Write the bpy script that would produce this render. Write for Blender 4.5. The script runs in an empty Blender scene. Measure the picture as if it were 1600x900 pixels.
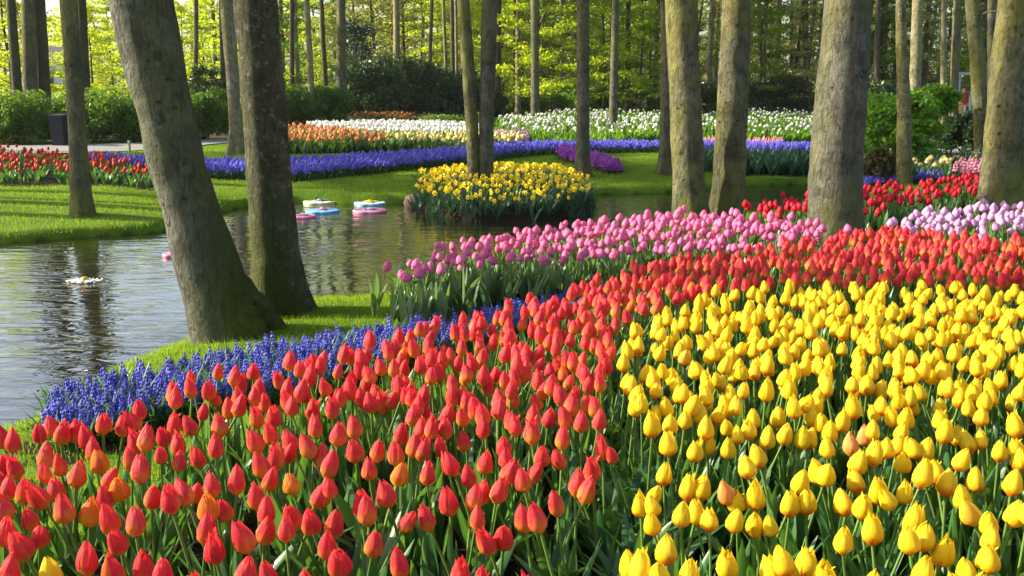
import bpy, math, random
import numpy as np
from mathutils import Vector, Matrix, Euler

SC = bpy.context.scene
COL = SC.collection
R = math.radians
RS = np.random.RandomState(7)
random.seed(7)

# ------------------------------------------------------------------ camera
F_PX, CAM_H = 1500.0, 1.55                 # focal length in pixels of a 1600 px wide frame
PITCH = math.atan(310 / F_PX)
cam = bpy.data.cameras.new("camera")
cam.sensor_width = 36.0
cam.lens = F_PX / 1600 * 36.0
cam.clip_start, cam.clip_end = 0.05, 2000
cam_o = bpy.data.objects.new("camera", cam)
cam_o.location = (0, 0, CAM_H)
cam_o.rotation_euler = (R(90) - PITCH, 0, 0)
COL.objects.link(cam_o)
SC.camera = cam_o

# ------------------------------------------------------------------ sky, sun, exposure
SUN_AZ, SUN_EL = R(-83), R(28)             # azimuth from +Y towards +X
w = bpy.data.worlds.new("World")
SC.world = w
w.use_nodes = True
nt = w.node_tree
nt.nodes.clear()
sky = nt.nodes.new("ShaderNodeTexSky")
sky.sky_type = 'NISHITA'
sky.sun_disc = False
sky.sun_elevation = SUN_EL
sky.sun_rotation = SUN_AZ
sky.air_density, sky.dust_density, sky.ozone_density = 1.0, 3.0, 1.0
bg = nt.nodes.new("ShaderNodeBackground")
bg.inputs[1].default_value = 0.12
wo = nt.nodes.new("ShaderNodeOutputWorld")
nt.links.new(sky.outputs[0], bg.inputs[0])
nt.links.new(bg.outputs[0], wo.inputs[0])

sun = bpy.data.lights.new("sun", 'SUN')
sun.energy = 5.0
sun.angle = R(0.6)
sun.color = (1.0, 0.90, 0.71)
sun_o = bpy.data.objects.new("sun", sun)
sdir = Vector((math.sin(SUN_AZ) * math.cos(SUN_EL), math.cos(SUN_AZ) * math.cos(SUN_EL), math.sin(SUN_EL)))
sun_o.rotation_euler = sdir.to_track_quat('Z', 'Y').to_euler()
sun_o.location = sdir * 60
COL.objects.link(sun_o)

SC.view_settings.view_transform = 'Standard'
SC.view_settings.look = 'None'
SC.view_settings.exposure = 1.3
SC.view_settings.gamma = 1.0
SC.view_settings.use_curve_mapping = False
SC.render.engine = 'CYCLES'
SC.cycles.use_denoising = True
SC.cycles.max_bounces = 8
SC.cycles.diffuse_bounces = 3
SC.cycles.glossy_bounces = 3
SC.cycles.transmission_bounces = 4
SC.cycles.transparent_max_bounces = 4
SC.cycles.caustics_reflective = False
SC.cycles.caustics_refractive = False
SC.cycles.sample_clamp_indirect = 6

# ------------------------------------------------------------------ pixel -> world helpers
CT, ST = math.cos(PITCH), math.sin(PITCH)


def ray(px, py):
    xc, yc = (px - 800) / F_PX, -(py - 450) / F_PX
    return np.array([xc, CT + yc * ST, -ST + yc * CT])


def at(px, py, z=0.0):
    d = ray(px, py)
    t = (z - CAM_H) / d[2]
    return np.array([d[0] * t, d[1] * t, z])


def at_y(px, py, Y):
    d = ray(px, py)
    t = Y / d[1]
    return np.array([d[0] * t, Y, CAM_H + d[2] * t])


def poly(pts, z=0.0):
    return np.array([at(x, y, z)[:2] for x, y in pts])


def inside(P, pl):
    x, y = P[:, 0], P[:, 1]
    r = np.zeros(len(P), bool)
    n = len(pl)
    for i in range(n):
        x1, y1 = pl[i]
        x2, y2 = pl[(i + 1) % n]
        c = ((y1 > y) != (y2 > y))
        xi = (x2 - x1) * (y - y1) / ((y2 - y1) if y2 != y1 else 1e-9) + x1
        r ^= c & (x < xi)
    return r


def edge_dist(P, pl):
    d = np.full(len(P), 1e9)
    n = len(pl)
    for i in range(n):
        a, b = pl[i], pl[(i + 1) % n]
        ab = b - a
        t = np.clip(((P - a) @ ab) / max(ab @ ab, 1e-9), 0, 1)
        q = a + t[:, None] * ab
        d = np.minimum(d, np.hypot(*(P - q).T))
    return d


def sdf(P, pl):                                # negative inside
    d = edge_dist(P, pl)
    return np.where(inside(P, pl), -d, d)


def _h(ix, iy, iz, s):
    n = (ix * 374761393 + iy * 668265263 + iz * 2147483647 + s * 1274126177) & 0xffffffff
    n = ((n ^ (n >> 13)) * 1274126177) & 0xffffffff
    return ((n ^ (n >> 16)) & 0xffff) / 65535.0


def vnoise(P, sc=1.0, seed=0):                 # value noise, -1..1
    Q = np.asarray(P, float) * sc
    if Q.shape[1] == 2:
        Q = np.c_[Q, np.zeros(len(Q))]
    i = np.floor(Q).astype(np.int64)
    f = Q - i
    f = f * f * (3 - 2 * f)
    o = 0
    for dx in (0, 1):
        for dy in (0, 1):
            for dz in (0, 1):
                wgt = (f[:, 0] if dx else 1 - f[:, 0]) * (f[:, 1] if dy else 1 - f[:, 1]) * (f[:, 2] if dz else 1 - f[:, 2])
                o = o + wgt * _h(i[:, 0] + dx, i[:, 1] + dy, i[:, 2] + dz, seed)
    return o * 2 - 1


def scatter(pl, sp, seed, jit=0.36, drop=0.0):
    rs = np.random.RandomState(seed)
    lo, hi = pl.min(0), pl.max(0)
    ys = np.arange(lo[1], hi[1] + sp, sp * 0.87)
    out = []
    for k, y in enumerate(ys):
        xs = np.arange(lo[0] - sp, hi[0] + sp, sp) + (sp / 2 if k % 2 else 0)
        out.append(np.c_[xs, np.full(len(xs), y)])
    P = np.concatenate(out)
    P = P + rs.uniform(-jit, jit, P.shape) * sp
    P = P[inside(P, pl)]
    if drop:
        nz = vnoise(P, 1.0 / (sp * 4), seed)
        P = P[rs.rand(len(P)) > drop * (1 + nz)]
    return P


# ------------------------------------------------------------------ mesh helpers
class G:
    """collects vertices and faces, builds ONE mesh"""

    def __init__(s):
        s.V, s.F, s.M, s.A, s.n = [], [], [], {}, 0

    def add(s, V, F, m=0, **attrs):
        V = np.asarray(V, float)
        F = np.asarray(F, np.int64)
        s.V.append(V)
        s.F.append(F + s.n)
        s.M.append(np.full(len(F), m) if np.isscalar(m) else np.asarray(m))
        for k, a in attrs.items():
            s.A.setdefault(k, []).append((s.n, np.broadcast_to(np.asarray(a, float), (len(V),))))
        s.n += len(V)

    def add_t(s, tpl, T, m=None, **attrs):
        """tpl = list of (V,F,mat,attrs); T = (N,4,4) transforms"""
        N = len(T)
        for V, F, mt, at_ in tpl:
            Vh = np.c_[V, np.ones(len(V))]
            W = np.einsum('nij,vj->nvi', T, Vh)[:, :, :3].reshape(-1, 3)
            FF = (F[None] + (np.arange(N) * len(V))[:, None, None]).reshape(-1, F.shape[1])
            aa = {k: np.tile(np.broadcast_to(a, (len(V),)), N) for k, a in at_.items()}
            for k, a in attrs.items():
                aa[k] = np.repeat(a, len(V))
            s.add(W, FF, mt, **aa)

    def data(s, name, mats, smooth=True):
        me = bpy.data.meshes.new(name)
        V = np.concatenate(s.V)
        me.vertices.add(len(V))
        me.vertices.foreach_set("co", V.astype(np.float32).ravel())
        sizes = np.concatenate([np.full(len(f), f.shape[1]) for f in s.F])
        loops = np.concatenate([f.ravel() for f in s.F])
        me.loops.add(len(loops))
        me.loops.foreach_set("vertex_index", loops.astype(np.int32))
        me.polygons.add(len(sizes))
        starts = np.r_[0, np.cumsum(sizes)[:-1]]
        me.polygons.foreach_set("loop_start", starts.astype(np.int32))
        me.polygons.foreach_set("material_index", np.concatenate(s.M).astype(np.int32))
        me.polygons.foreach_set("use_smooth", np.full(len(sizes), smooth))
        for m in mats:
            me.materials.append(m)
        for k, lst in s.A.items():
            a = np.zeros(len(V), np.float32)
            for st, v in lst:
                a[st:st + len(v)] = v
            me.attributes.new(k, 'FLOAT', 'POINT').data.foreach_set("value", a)
        me.update(calc_edges=True)
        return me

    def build(s, name, mats, parent=None, smooth=True):
        return link(name, s.data(name, mats, smooth), parent)


def link(name, data, parent=None):
    o = bpy.data.objects.new(name, data)
    COL.objects.link(o)
    if parent is not None:
        o.parent = parent
    return o


def tag(o, label, cat, group=None):
    o['label'] = label
    o['category'] = cat
    if group:
        o['group'] = group
    return o


def kind(o, k, label=None, cat=None):
    o['kind'] = k
    if label:
        o['label'] = label
    if cat:
        o['category'] = cat
    return o


def empty(name, loc=(0, 0, 0), rz=0):
    o = bpy.data.objects.new(name, None)
    o.empty_display_size = 0.1
    o.location = loc
    o.rotation_euler = (0, 0, rz)
    COL.objects.link(o)
    return o


def copy_tree(o, parent=None):
    c = o.copy()
    COL.objects.link(c)
    if parent is not None:
        c.parent = parent
    for ch in CHILDREN.get(o.name, ()):
        copy_tree(ch, c)
    return c


CHILDREN = {}


def reg(o):
    """remember children of a prototype (fast lookup when copying)"""
    CHILDREN[o.name] = list(o.children)
    for c in o.children:
        reg(c)
    return o


def grid_faces(nu, nv, wrap=False):
    """verts indexed [j*nu+i], i around/across, j along"""
    i, j = np.meshgrid(np.arange(nu if wrap else nu - 1), np.arange(nv - 1))
    i, j = i.ravel(), j.ravel()
    i2 = (i + 1) % nu
    return np.c_[j * nu + i, j * nu + i2, (j + 1) * nu + i2, (j + 1) * nu + i]


def tube(pts, rad, n=8):
    pts = np.asarray(pts, float)
    m = len(pts)
    tan = np.gradient(pts, axis=0)
    tan /= np.linalg.norm(tan, axis=1)[:, None] + 1e-9
    ref = np.array([1.0, 0, 0]) if abs(tan[0][0]) < 0.9 else np.array([0, 1.0, 0])
    s1 = np.cross(tan, ref)
    s1 /= np.linalg.norm(s1, axis=1)[:, None] + 1e-9
    s2 = np.cross(tan, s1)
    th = np.linspace(0, 2 * math.pi, n, endpoint=False)
    rad = np.broadcast_to(rad, (m,))
    V = pts[:, None] + rad[:, None, None] * (np.cos(th)[None, :, None] * s1[:, None] + np.sin(th)[None, :, None] * s2[:, None])
    return V.reshape(-1, 3), grid_faces(n, m, True)


def box(c, s):
    c, s = np.array(c, float), np.array(s, float) / 2
    V = np.array([[x, y, z] for x in (-1, 1) for y in (-1, 1) for z in (-1, 1)]) * s + c
    F = [[0, 1, 3, 2], [4, 6, 7, 5], [0, 4, 5, 1], [2, 3, 7, 6], [0, 2, 6, 4], [1, 5, 7, 3]]
    return V, F


def lathe(prof, n=16, c=(0, 0, 0)):
    prof = np.asarray(prof, float)
    th = np.linspace(0, 2 * math.pi, n, endpoint=False)
    V = np.stack([prof[:, 0:1] * np.cos(th), prof[:, 0:1] * np.sin(th), np.repeat(prof[:, 1:2], n, 1)], -1).reshape(-1, 3)
    return V + np.array(c), grid_faces(n, len(prof), True)


def mats_T(loc, rz, sc, tx=None, ty=None):
    """(N,4,4) transforms from arrays"""
    N = len(loc)
    tx = np.zeros(N) if tx is None else tx
    ty = np.zeros(N) if ty is None else ty
    cz, sz = np.cos(rz), np.sin(rz)
    Z = np.zeros((N, 3, 3))
    Z[:, 0, 0], Z[:, 0, 1], Z[:, 1, 0], Z[:, 1, 1], Z[:, 2, 2] = cz, -sz, sz, cz, 1
    X = np.zeros((N, 3, 3))
    X[:, 0, 0], X[:, 1, 1], X[:, 1, 2], X[:, 2, 1], X[:, 2, 2] = 1, np.cos(tx), -np.sin(tx), np.sin(tx), np.cos(tx)
    Y = np.zeros((N, 3, 3))
    Y[:, 1, 1], Y[:, 0, 0], Y[:, 0, 2], Y[:, 2, 0], Y[:, 2, 2] = 1, np.cos(ty), np.sin(ty), -np.sin(ty), np.cos(ty)
    M = np.zeros((N, 4, 4))
    M[:, :3, :3] = (Y @ X @ Z) * np.asarray(sc).reshape(-1, 1, 1)
    M[:, :3, 3] = loc
    M[:, 3, 3] = 1
    return M


# ------------------------------------------------------------------ materials
class N:
    """tiny node-graph builder"""

    def __init__(s, name):
        s.m = bpy.data.materials.new(name)
        s.m.use_nodes = True
        s.t = s.m.node_tree
        s.t.nodes.clear()
        s.out = s.t.nodes.new("ShaderNodeOutputMaterial")

    def n(s, typ, **kw):
        nd = s.t.nodes.new(typ)
        for k, v in kw.items():
            setattr(nd, k, v)
        return nd

    def l(s, a, b):
        s.t.links.new(a, b)

    def set(s, sock, v):
        if isinstance(v, bpy.types.NodeSocket):
            s.l(v, sock)
        else:
            if isinstance(v, tuple) and len(v) == 3 and sock.type == 'RGBA':
                v = v + (1,)
            sock.default_value = v

    def math(s, op, a, b=0.0, clamp=False):
        nd = s.n("ShaderNodeMath", operation=op, use_clamp=clamp)
        s.set(nd.inputs[0], a)
        s.set(nd.inputs[1], b)
        return nd.outputs[0]

    def mix(s, f, a, b, typ='MIX'):
        nd = s.n("ShaderNodeMix", data_type='RGBA', blend_type=typ)
        s.set(nd.inputs[0], f)
        s.set(nd.inputs[6], a)
        s.set(nd.inputs[7], b)
        return nd.outputs[2]

    def noise(s, scale, detail=3, rough=0.55, vec=None, dist=0.0):
        nd = s.n("ShaderNodeTexNoise")
        nd.inputs["Scale"].default_value = scale
        nd.inputs["Detail"].default_value = detail
        nd.inputs["Roughness"].default_value = rough
        nd.inputs["Distortion"].default_value = dist
        if vec is not None:
            s.l(vec, nd.inputs["Vector"])
        return nd.outputs[0]

    def obj(s, scale=None):
        o = s.n("ShaderNodeTexCoord").outputs["Object"]
        if scale is None:
            return o
        mp = s.n("ShaderNodeMapping")
        mp.inputs["Scale"].default_value = scale
        s.l(o, mp.inputs[0])
        return mp.outputs[0]

    def ramp(s, f, stops):
        nd = s.n("ShaderNodeMapRange", clamp=True, interpolation_type='SMOOTHSTEP')
        s.set(nd.inputs[0], f)
        nd.inputs[1].default_value, nd.inputs[2].default_value = stops
        return nd.outputs[0]

    def attr(s, name):
        return s.n("ShaderNodeAttribute", attribute_name=name).outputs["Fac"]

    def rnd(s):
        """per-flower random number: the object's own plus the mesh's 'rnd' attribute"""
        a = s.n("ShaderNodeObjectInfo").outputs["Random"]
        return s.math('FRACT', s.math('ADD', a, s.attr("rnd")))

    def bump(s, h, strength, dist=0.02):
        nd = s.n("ShaderNodeBump")
        nd.inputs["Strength"].default_value = strength
        nd.inputs["Distance"].default_value = dist
        s.l(h, nd.inputs["Height"])
        return nd.outputs[0]

    def surf(s, col, rough=0.6, spec=0.3, trans=0.0, tcol=None, normal=None, **kw):
        p = s.n("ShaderNodeBsdfPrincipled")
        s.set(p.inputs["Base Color"], col)
        s.set(p.inputs["Roughness"], rough)
        p.inputs["Specular IOR Level"].default_value = spec
        for k, v in kw.items():
            s.set(p.inputs[k], v)
        if normal is not None:
            s.l(normal, p.inputs["Normal"])
        o = p.outputs[0]
        if trans:
            t = s.n("ShaderNodeBsdfTranslucent")
            s.set(t.inputs[0], tcol if tcol is not None else col)
            mx = s.n("ShaderNodeMixShader")
            mx.inputs[0].default_value = trans
            s.l(o, mx.inputs[1])
            s.l(t.outputs[0], mx.inputs[2])
            o = mx.outputs[0]
        s.l(o, s.out.inputs[0])
        return s.m


def plain(name, col, rough=0.6, spec=0.3, **kw):
    k = N(name)
    v = k.noise(9, 3)
    return k.surf(k.mix(v, tuple(c * 0.8 for c in col), tuple(min(1, c * 1.15) for c in col)), rough, spec, **kw)


def leaf_mat(name, c1, c2, trans=0.4, tcol=None, rough=0.5, spec=0.35):
    k = N(name)
    r = k.rnd()
    col = k.mix(r, c1, c2)
    if tcol:
        t = k.mix(r, tcol, tuple(min(1, c * 1.3) for c in tcol))
    else:
        t = col
    return k.surf(col, rough, spec, trans, t)


def petal_mat(name, c1, c2, base, edge, base_h=0.35, edge_amt=0.5, trans=0.3, odd=None, odd_share=0.0, rough=0.5):
    """pigment runs from `base` at the foot of the petal to the main colour, with streaks along it and a paler rim"""
    k = N(name)
    r = k.rnd()
    main = k.mix(r, c1, c2)
    pt, ps = k.attr("pt"), k.attr("ps")
    cmb = k.n("ShaderNodeCombineXYZ")
    k.l(k.math('MULTIPLY', ps, 6.0), cmb.inputs[0])
    k.l(k.math('MULTIPLY', pt, 1.2), cmb.inputs[1])
    k.l(k.math('MULTIPLY', r, 37.0), cmb.inputs[2])
    st = k.noise(1.6, 3, 0.6, cmb.outputs[0])
    main = k.mix(k.ramp(st, (0.35, 0.75)), main, k.mix(0.5, main, edge))
    up = k.math('ADD', pt, k.math('MULTIPLY', k.math('SUBTRACT', st, 0.5), 0.5))
    r2 = k.math('FRACT', k.math('MULTIPLY', r, 7.31))
    bh = k.math('MULTIPLY', k.math('ADD', r2, 0.35), base_h)
    f = k.n("ShaderNodeMapRange", clamp=True, interpolation_type='SMOOTHSTEP')
    k.set(f.inputs[0], up)
    f.inputs[1].default_value = 0.0
    k.set(f.inputs[2], bh)
    col = k.mix(f.outputs[0], base, main)
    rim = k.math('MULTIPLY', k.ramp(k.math('ABSOLUTE', ps), (0.72, 1.0)), edge_amt)
    col = k.mix(rim, col, edge)
    if odd:
        o = k.ramp(r, (1 - odd_share, 1 - odd_share + 0.01))
        col = k.mix(o, col, k.mix(k.ramp(st, (0.4, 0.6)), odd, k.mix(0.4, odd, edge)))
    b = k.bump(k.noise(7, 4, 0.7, cmb.outputs[0]), 0.6, 0.003)
    blot = k.ramp(k.noise(90, 3, 0.6, k.obj()), (0.66, 0.78))
    col = k.mix(k.math('MULTIPLY', blot, 0.35), col, k.mix(0.5, col, base))
    return k.surf(col, rough, 0.28, trans, col, b)


M = {}
M['red'] = petal_mat('red_petal', (0.75, 0.014, 0.046), (0.80, 0.032, 0.038), (0.87, 0.36, 0.04), (0.86, 0.14, 0.11),
                     0.62, 0.6, 0.32, (0.85, 0.20, 0.01), 0.015)
M['red_odd'] = petal_mat('orange_petal', (0.80, 0.17, 0.01), (0.80, 0.10, 0.015), (0.85, 0.50, 0.02), (0.85, 0.45, 0.03), 0.6, 0.7, 0.34)
M['yellow'] = petal_mat('yellow_petal', (0.92, 0.62, 0.004), (0.93, 0.70, 0.014), (0.78, 0.14, 0.005), (0.92, 0.72, 0.04),
                        0.34, 0.25, 0.34, (0.88, 0.42, 0.05), 0.008)
M['yellow_odd'] = petal_mat('apricot_petal', (0.85, 0.30, 0.06), (0.85, 0.33, 0.14), (0.80, 0.30, 0.01), (0.88, 0.55, 0.05), 0.3, 0.4, 0.34)
M['pink'] = petal_mat('pink_petal', (0.82, 0.12, 0.31), (0.76, 0.16, 0.40), (0.82, 0.36, 0.46), (0.90, 0.36, 0.52), 0.35, 0.5, 0.32)
M['lilac'] = petal_mat('lilac_petal', (0.64, 0.27, 0.56), (0.70, 0.34, 0.60), (0.75, 0.55, 0.65), (0.82, 0.58, 0.74), 0.35, 0.5, 0.32)
M['crimson'] = petal_mat('crimson_petal', (0.66, 0.004, 0.030), (0.72, 0.010, 0.022), (0.65, 0.03, 0.05), (0.78, 0.04, 0.09), 0.2, 0.3, 0.3)
M['orange'] = petal_mat('orange_bed_petal', (0.84, 0.22, 0.06), (0.86, 0.34, 0.13), (0.85, 0.4, 0.1), (0.88, 0.42, 0.15), 0.3, 0.4, 0.3)
M['scarlet'] = petal_mat('scarlet_petal', (0.66, 0.02, 0.02), (0.72, 0.06, 0.02), (0.75, 0.1, 0.02), (0.8, 0.12, 0.04), 0.2, 0.3, 0.3)
M['white'] = petal_mat('white_petal', (0.82, 0.78, 0.66), (0.84, 0.82, 0.80), (0.7, 0.75, 0.5), (0.86, 0.85, 0.84), 0.2, 0.3, 0.3)
M['cream'] = petal_mat('cream_petal', (0.86, 0.74, 0.28), (0.85, 0.66, 0.12), (0.8, 0.6, 0.1), (0.88, 0.8, 0.5), 0.2, 0.3, 0.3)
M['mauve'] = petal_mat('mauve_petal', (0.45, 0.18, 0.60), (0.62, 0.26, 0.62), (0.5, 0.2, 0.5), (0.7, 0.4, 0.7), 0.2, 0.3, 0.3)
M['rose'] = petal_mat('rose_petal', (0.80, 0.30, 0.42), (0.84, 0.38, 0.48), (0.8, 0.4, 0.4), (0.88, 0.55, 0.6), 0.2, 0.3, 0.3)
M['daff'] = petal_mat('daffodil_petal', (0.92, 0.80, 0.035), (0.92, 0.74, 0.02), (0.85, 0.6, 0.02), (0.9, 0.72, 0.05), 0.2, 0.3, 0.32)
M['daff_cup'] = petal_mat('daffodil_cup', (0.92, 0.66, 0.006), (0.90, 0.60, 0.005), (0.85, 0.5, 0.02), (0.9, 0.5, 0.02), 0.2, 0.2, 0.3)
M['blue'] = petal_mat('muscari_bell', (0.06, 0.07, 0.54), (0.18, 0.17, 0.74), (0.06, 0.05, 0.45), (0.30, 0.30, 0.8), 0.2, 0.2, 0.25)
M['violet'] = petal_mat('hyacinth_bell', (0.10, 0.09, 0.60), (0.17, 0.15, 0.70), (0.12, 0.1, 0.5), (0.34, 0.3, 0.8), 0.2, 0.2, 0.25)
M['purple'] = petal_mat('purple_bell', (0.28, 0.04, 0.40), (0.38, 0.07, 0.48), (0.2, 0.03, 0.3), (0.5, 0.12, 0.6), 0.2, 0.2, 0.25)
M['stem'] = leaf_mat('tulip_stem', (0.10, 0.20, 0.035), (0.15, 0.26, 0.05), 0.12)
M['leaf'] = leaf_mat('tulip_leaf', (0.038, 0.125, 0.040), (0.070, 0.175, 0.055), 0.34, (0.13, 0.29, 0.03), 0.38, 0.45)
M['leaf_lt'] = leaf_mat('pale_tulip_leaf', (0.085, 0.18, 0.07), (0.17, 0.26, 0.12), 0.32, (0.18, 0.32, 0.05), 0.42, 0.45)
M['leaf_blue'] = leaf_mat('bluish_leaf', (0.025, 0.085, 0.055), (0.045, 0.12, 0.07), 0.22, (0.07, 0.17, 0.05), 0.45, 0.4)
M['beech'] = leaf_mat('beech_leaf', (0.20, 0.28, 0.014), (0.28, 0.34, 0.018), 0.6, (0.50, 0.60, 0.016))
M['beech2'] = leaf_mat('fresh_leaf', (0.12, 0.22, 0.016), (0.18, 0.27, 0.018), 0.55, (0.34, 0.48, 0.014))
M['olive'] = leaf_mat('olive_leaf', (0.21, 0.22, 0.08), (0.29, 0.28, 0.11), 0.5, (0.46, 0.47, 0.11))
M['dark'] = leaf_mat('rhododendron_leaf', (0.018, 0.048, 0.015), (0.038, 0.082, 0.024), 0.2, (0.06, 0.13, 0.014), 0.38, 0.5)
M['mid'] = leaf_mat('shrub_leaf', (0.05, 0.125, 0.016), (0.095, 0.18, 0.02), 0.36, (0.16, 0.30, 0.014))
M['fresh'] = leaf_mat('fresh_shrub_leaf', (0.075, 0.20, 0.022), (0.14, 0.28, 0.025), 0.42, (0.22, 0.42, 0.014))
M['bronze'] = leaf_mat('bronze_leaf', (0.06, 0.085, 0.02), (0.11, 0.065, 0.025), 0.3)
M['conifer'] = leaf_mat('conifer_leaf', (0.02, 0.05, 0.035), (0.03, 0.07, 0.045), 0.1)
M['grass'] = leaf_mat('grass_blade', (0.115, 0.215, 0.009), (0.19, 0.285, 0.011), 0.42, (0.30, 0.44, 0.005), 0.55, 0.2)


def bark_mat(name, c_dark, c_light, green, green_amt, moss=0.0, lichen=0.0, scale=1.0, crack=0.22):
    k = N(name)
    o = k.obj()
    n1 = k.noise(3.2 * scale, 5, 0.62, o)
    n2 = k.noise(24 * scale, 5, 0.72, k.obj((1, 1, 0.42)))
    col = k.mix(k.ramp(n1, (0.3, 0.7)), c_dark, c_light)
    col = k.mix(k.ramp(n2, (0.32, 0.62)), k.mix(0.55, col, (0.03, 0.026, 0.02)), col)
    g = k.math('MULTIPLY', k.ramp(k.noise(1.7 * scale, 4, 0.6, k.obj((1, 1, 0.45))), (0.38, 0.62)), green_amt)
    col = k.mix(g, col, green)
    cr = k.ramp(k.noise(30 * scale, 4, 0.7, k.obj((1, 1, 0.16)), 0.6), (0.30, 0.46))
    col = k.mix(k.math('MULTIPLY', k.math('SUBTRACT', 1.0, cr), crack), col, (0.022, 0.02, 0.015))
    stn = k.ramp(k.noise(6.5 * scale, 5, 0.75, k.obj((1, 1, 0.7)), 0.8), (0.50, 0.64))
    col = k.mix(k.math('MULTIPLY', stn, 0.55), col, (0.045, 0.043, 0.035))
    if lichen:
        v = k.ramp(k.noise(11 * scale, 3, 0.7, o), (0.56, 0.66))
        col = k.mix(k.math('MULTIPLY', v, lichen), col, (0.36, 0.37, 0.31))
    # dark eye-shaped knots
    vo = k.n("ShaderNodeTexVoronoi")
    vo.inputs["Scale"].default_value = 6.0 * scale
    k.l(k.obj((1, 1, 1.5)), vo.inputs["Vector"])
    kn = k.math('SUBTRACT', 1.0, k.ramp(k.math('ADD', vo.outputs[0], k.math('MULTIPLY', n2, 0.5)), (0.27, 0.42)))
    kn = k.math('MULTIPLY', kn, k.ramp(k.noise(4.1, 2, 0.5, o), (0.44, 0.56)))
    col = k.mix(k.math('MULTIPLY', kn, 0.75), col, (0.025, 0.022, 0.016))
    if moss:
        ms = k.math('MULTIPLY', k.attr("moss"), k.ramp(k.noise(7, 4, 0.7, o), (0.28, 0.46)))
        col = k.mix(k.math('MULTIPLY', ms, moss), col, k.mix(n2, (0.035, 0.050, 0.008), (0.11, 0.13, 0.018)))
    h = k.math('ADD', k.math('MULTIPLY', n2, 1.1), k.math('ADD', k.math('MULTIPLY', cr, 1.1 * crack), k.math('SUBTRACT', n1, k.math('MULTIPLY', kn, 0.8))))
    return k.surf(col, 0.85, 0.15, normal=k.bump(h, 1.0, 0.06))


M['bark'] = bark_mat('beech_bark', (0.075, 0.073, 0.060), (0.21, 0.20, 0.165), (0.20, 0.20, 0.06), 0.5, 0.8)
M['bark_gn'] = bark_mat('algae_bark', (0.085, 0.082, 0.055), (0.25, 0.235, 0.15), (0.25, 0.245, 0.05), 0.65, 0.8)
M['bark_rough'] = bark_mat('rough_bark', (0.045, 0.045, 0.037), (0.17, 0.165, 0.13), (0.12, 0.125, 0.04), 0.45, 1.0, 0.55, 1.6, 0.6)
M['bark_lean'] = bark_mat('ridged_bark', (0.080, 0.080, 0.072), (0.24, 0.235, 0.20), (0.15, 0.16, 0.075), 0.5, 1.0, 0.25, 1.3, 0.55)
M['bark_dk'] = bark_mat('dark_bark', (0.06, 0.052, 0.04), (0.13, 0.115, 0.085), (0.12, 0.12, 0.04), 0.4, 0.3)
M['bark_lt'] = bark_mat('pale_bark', (0.26, 0.22, 0.15), (0.42, 0.37, 0.26), (0.30, 0.28, 0.08), 0.4, 0.3, 0.4)
M['bark_birch'] = bark_mat('mottled_bark', (0.16, 0.14, 0.07), (0.34, 0.31, 0.17), (0.28, 0.25, 0.05), 0.5, 0.6, 0.9, 1.2)


def ground_mat():
    k = N('ground_lawn_and_soil')
    o = k.obj()
    fine = k.noise(60, 3, 0.7, o)
    mid = k.noise(2.2, 4, 0.6, o)
    g = k.mix(k.ramp(mid, (0.3, 0.7)), (0.075, 0.16, 0.010), (0.14, 0.225, 0.013))
    g = k.mix(k.ramp(fine, (0.35, 0.65)), k.mix(0.4, g, (0.03, 0.07, 0.006)), g)
    so = k.mix(k.ramp(fine, (0.3, 0.7)), (0.010, 0.007, 0.005), (0.026, 0.019, 0.012))
    wo_ = k.mix(k.ramp(k.noise(5, 5, 0.7, o), (0.3, 0.7)), (0.035, 0.045, 0.012), (0.08, 0.062, 0.026))
    col = k.mix(k.ramp(k.math('ADD', k.attr("wood"), k.math('MULTIPLY', k.math('SUBTRACT', mid, 0.5), 0.6)), (0.3, 0.7)), g, wo_)
    col = k.mix(k.ramp(k.math('ADD', k.attr("soil"), k.math('MULTIPLY', k.math('SUBTRACT', fine, 0.5), 0.5)), (0.35, 0.65)), col, so)
    return k.surf(col, 0.9, 0.1, normal=k.bump(k.math('ADD', fine, mid), 0.8, 0.03))


M['ground'] = ground_mat()


def water_mat():
    k = N('pond_water')
    p = k.n("ShaderNodeNewGeometry").outputs["Position"]
    mp = k.n("ShaderNodeMapping")
    mp.inputs["Scale"].default_value = (0.9, 2.6, 1.0)
    k.l(p, mp.inputs[0])
    n1 = k.noise(3.0, 3, 0.5, mp.outputs[0], 0.6)
    n2 = k.noise(1.1, 2, 0.5, mp.outputs[0], 0.3)
    calm = k.ramp(k.noise(0.35, 2, 0.5, p), (0.35, 0.65))
    h = k.math('ADD', k.math('MULTIPLY', k.math('MULTIPLY', n1, 0.45), k.math('ADD', calm, 0.45)), k.math('MULTIPLY', n2, 0.6))
    nb = k.bump(h, 0.45, 0.05)
    return k.surf((0.014, 0.012, 0.004), 0.02, 0.5, normal=nb, IOR=1.4, **{'Coat Weight': 0.6, 'Coat Roughness': 0.02, 'Coat IOR': 1.45, 'Coat Normal': nb})


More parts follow.
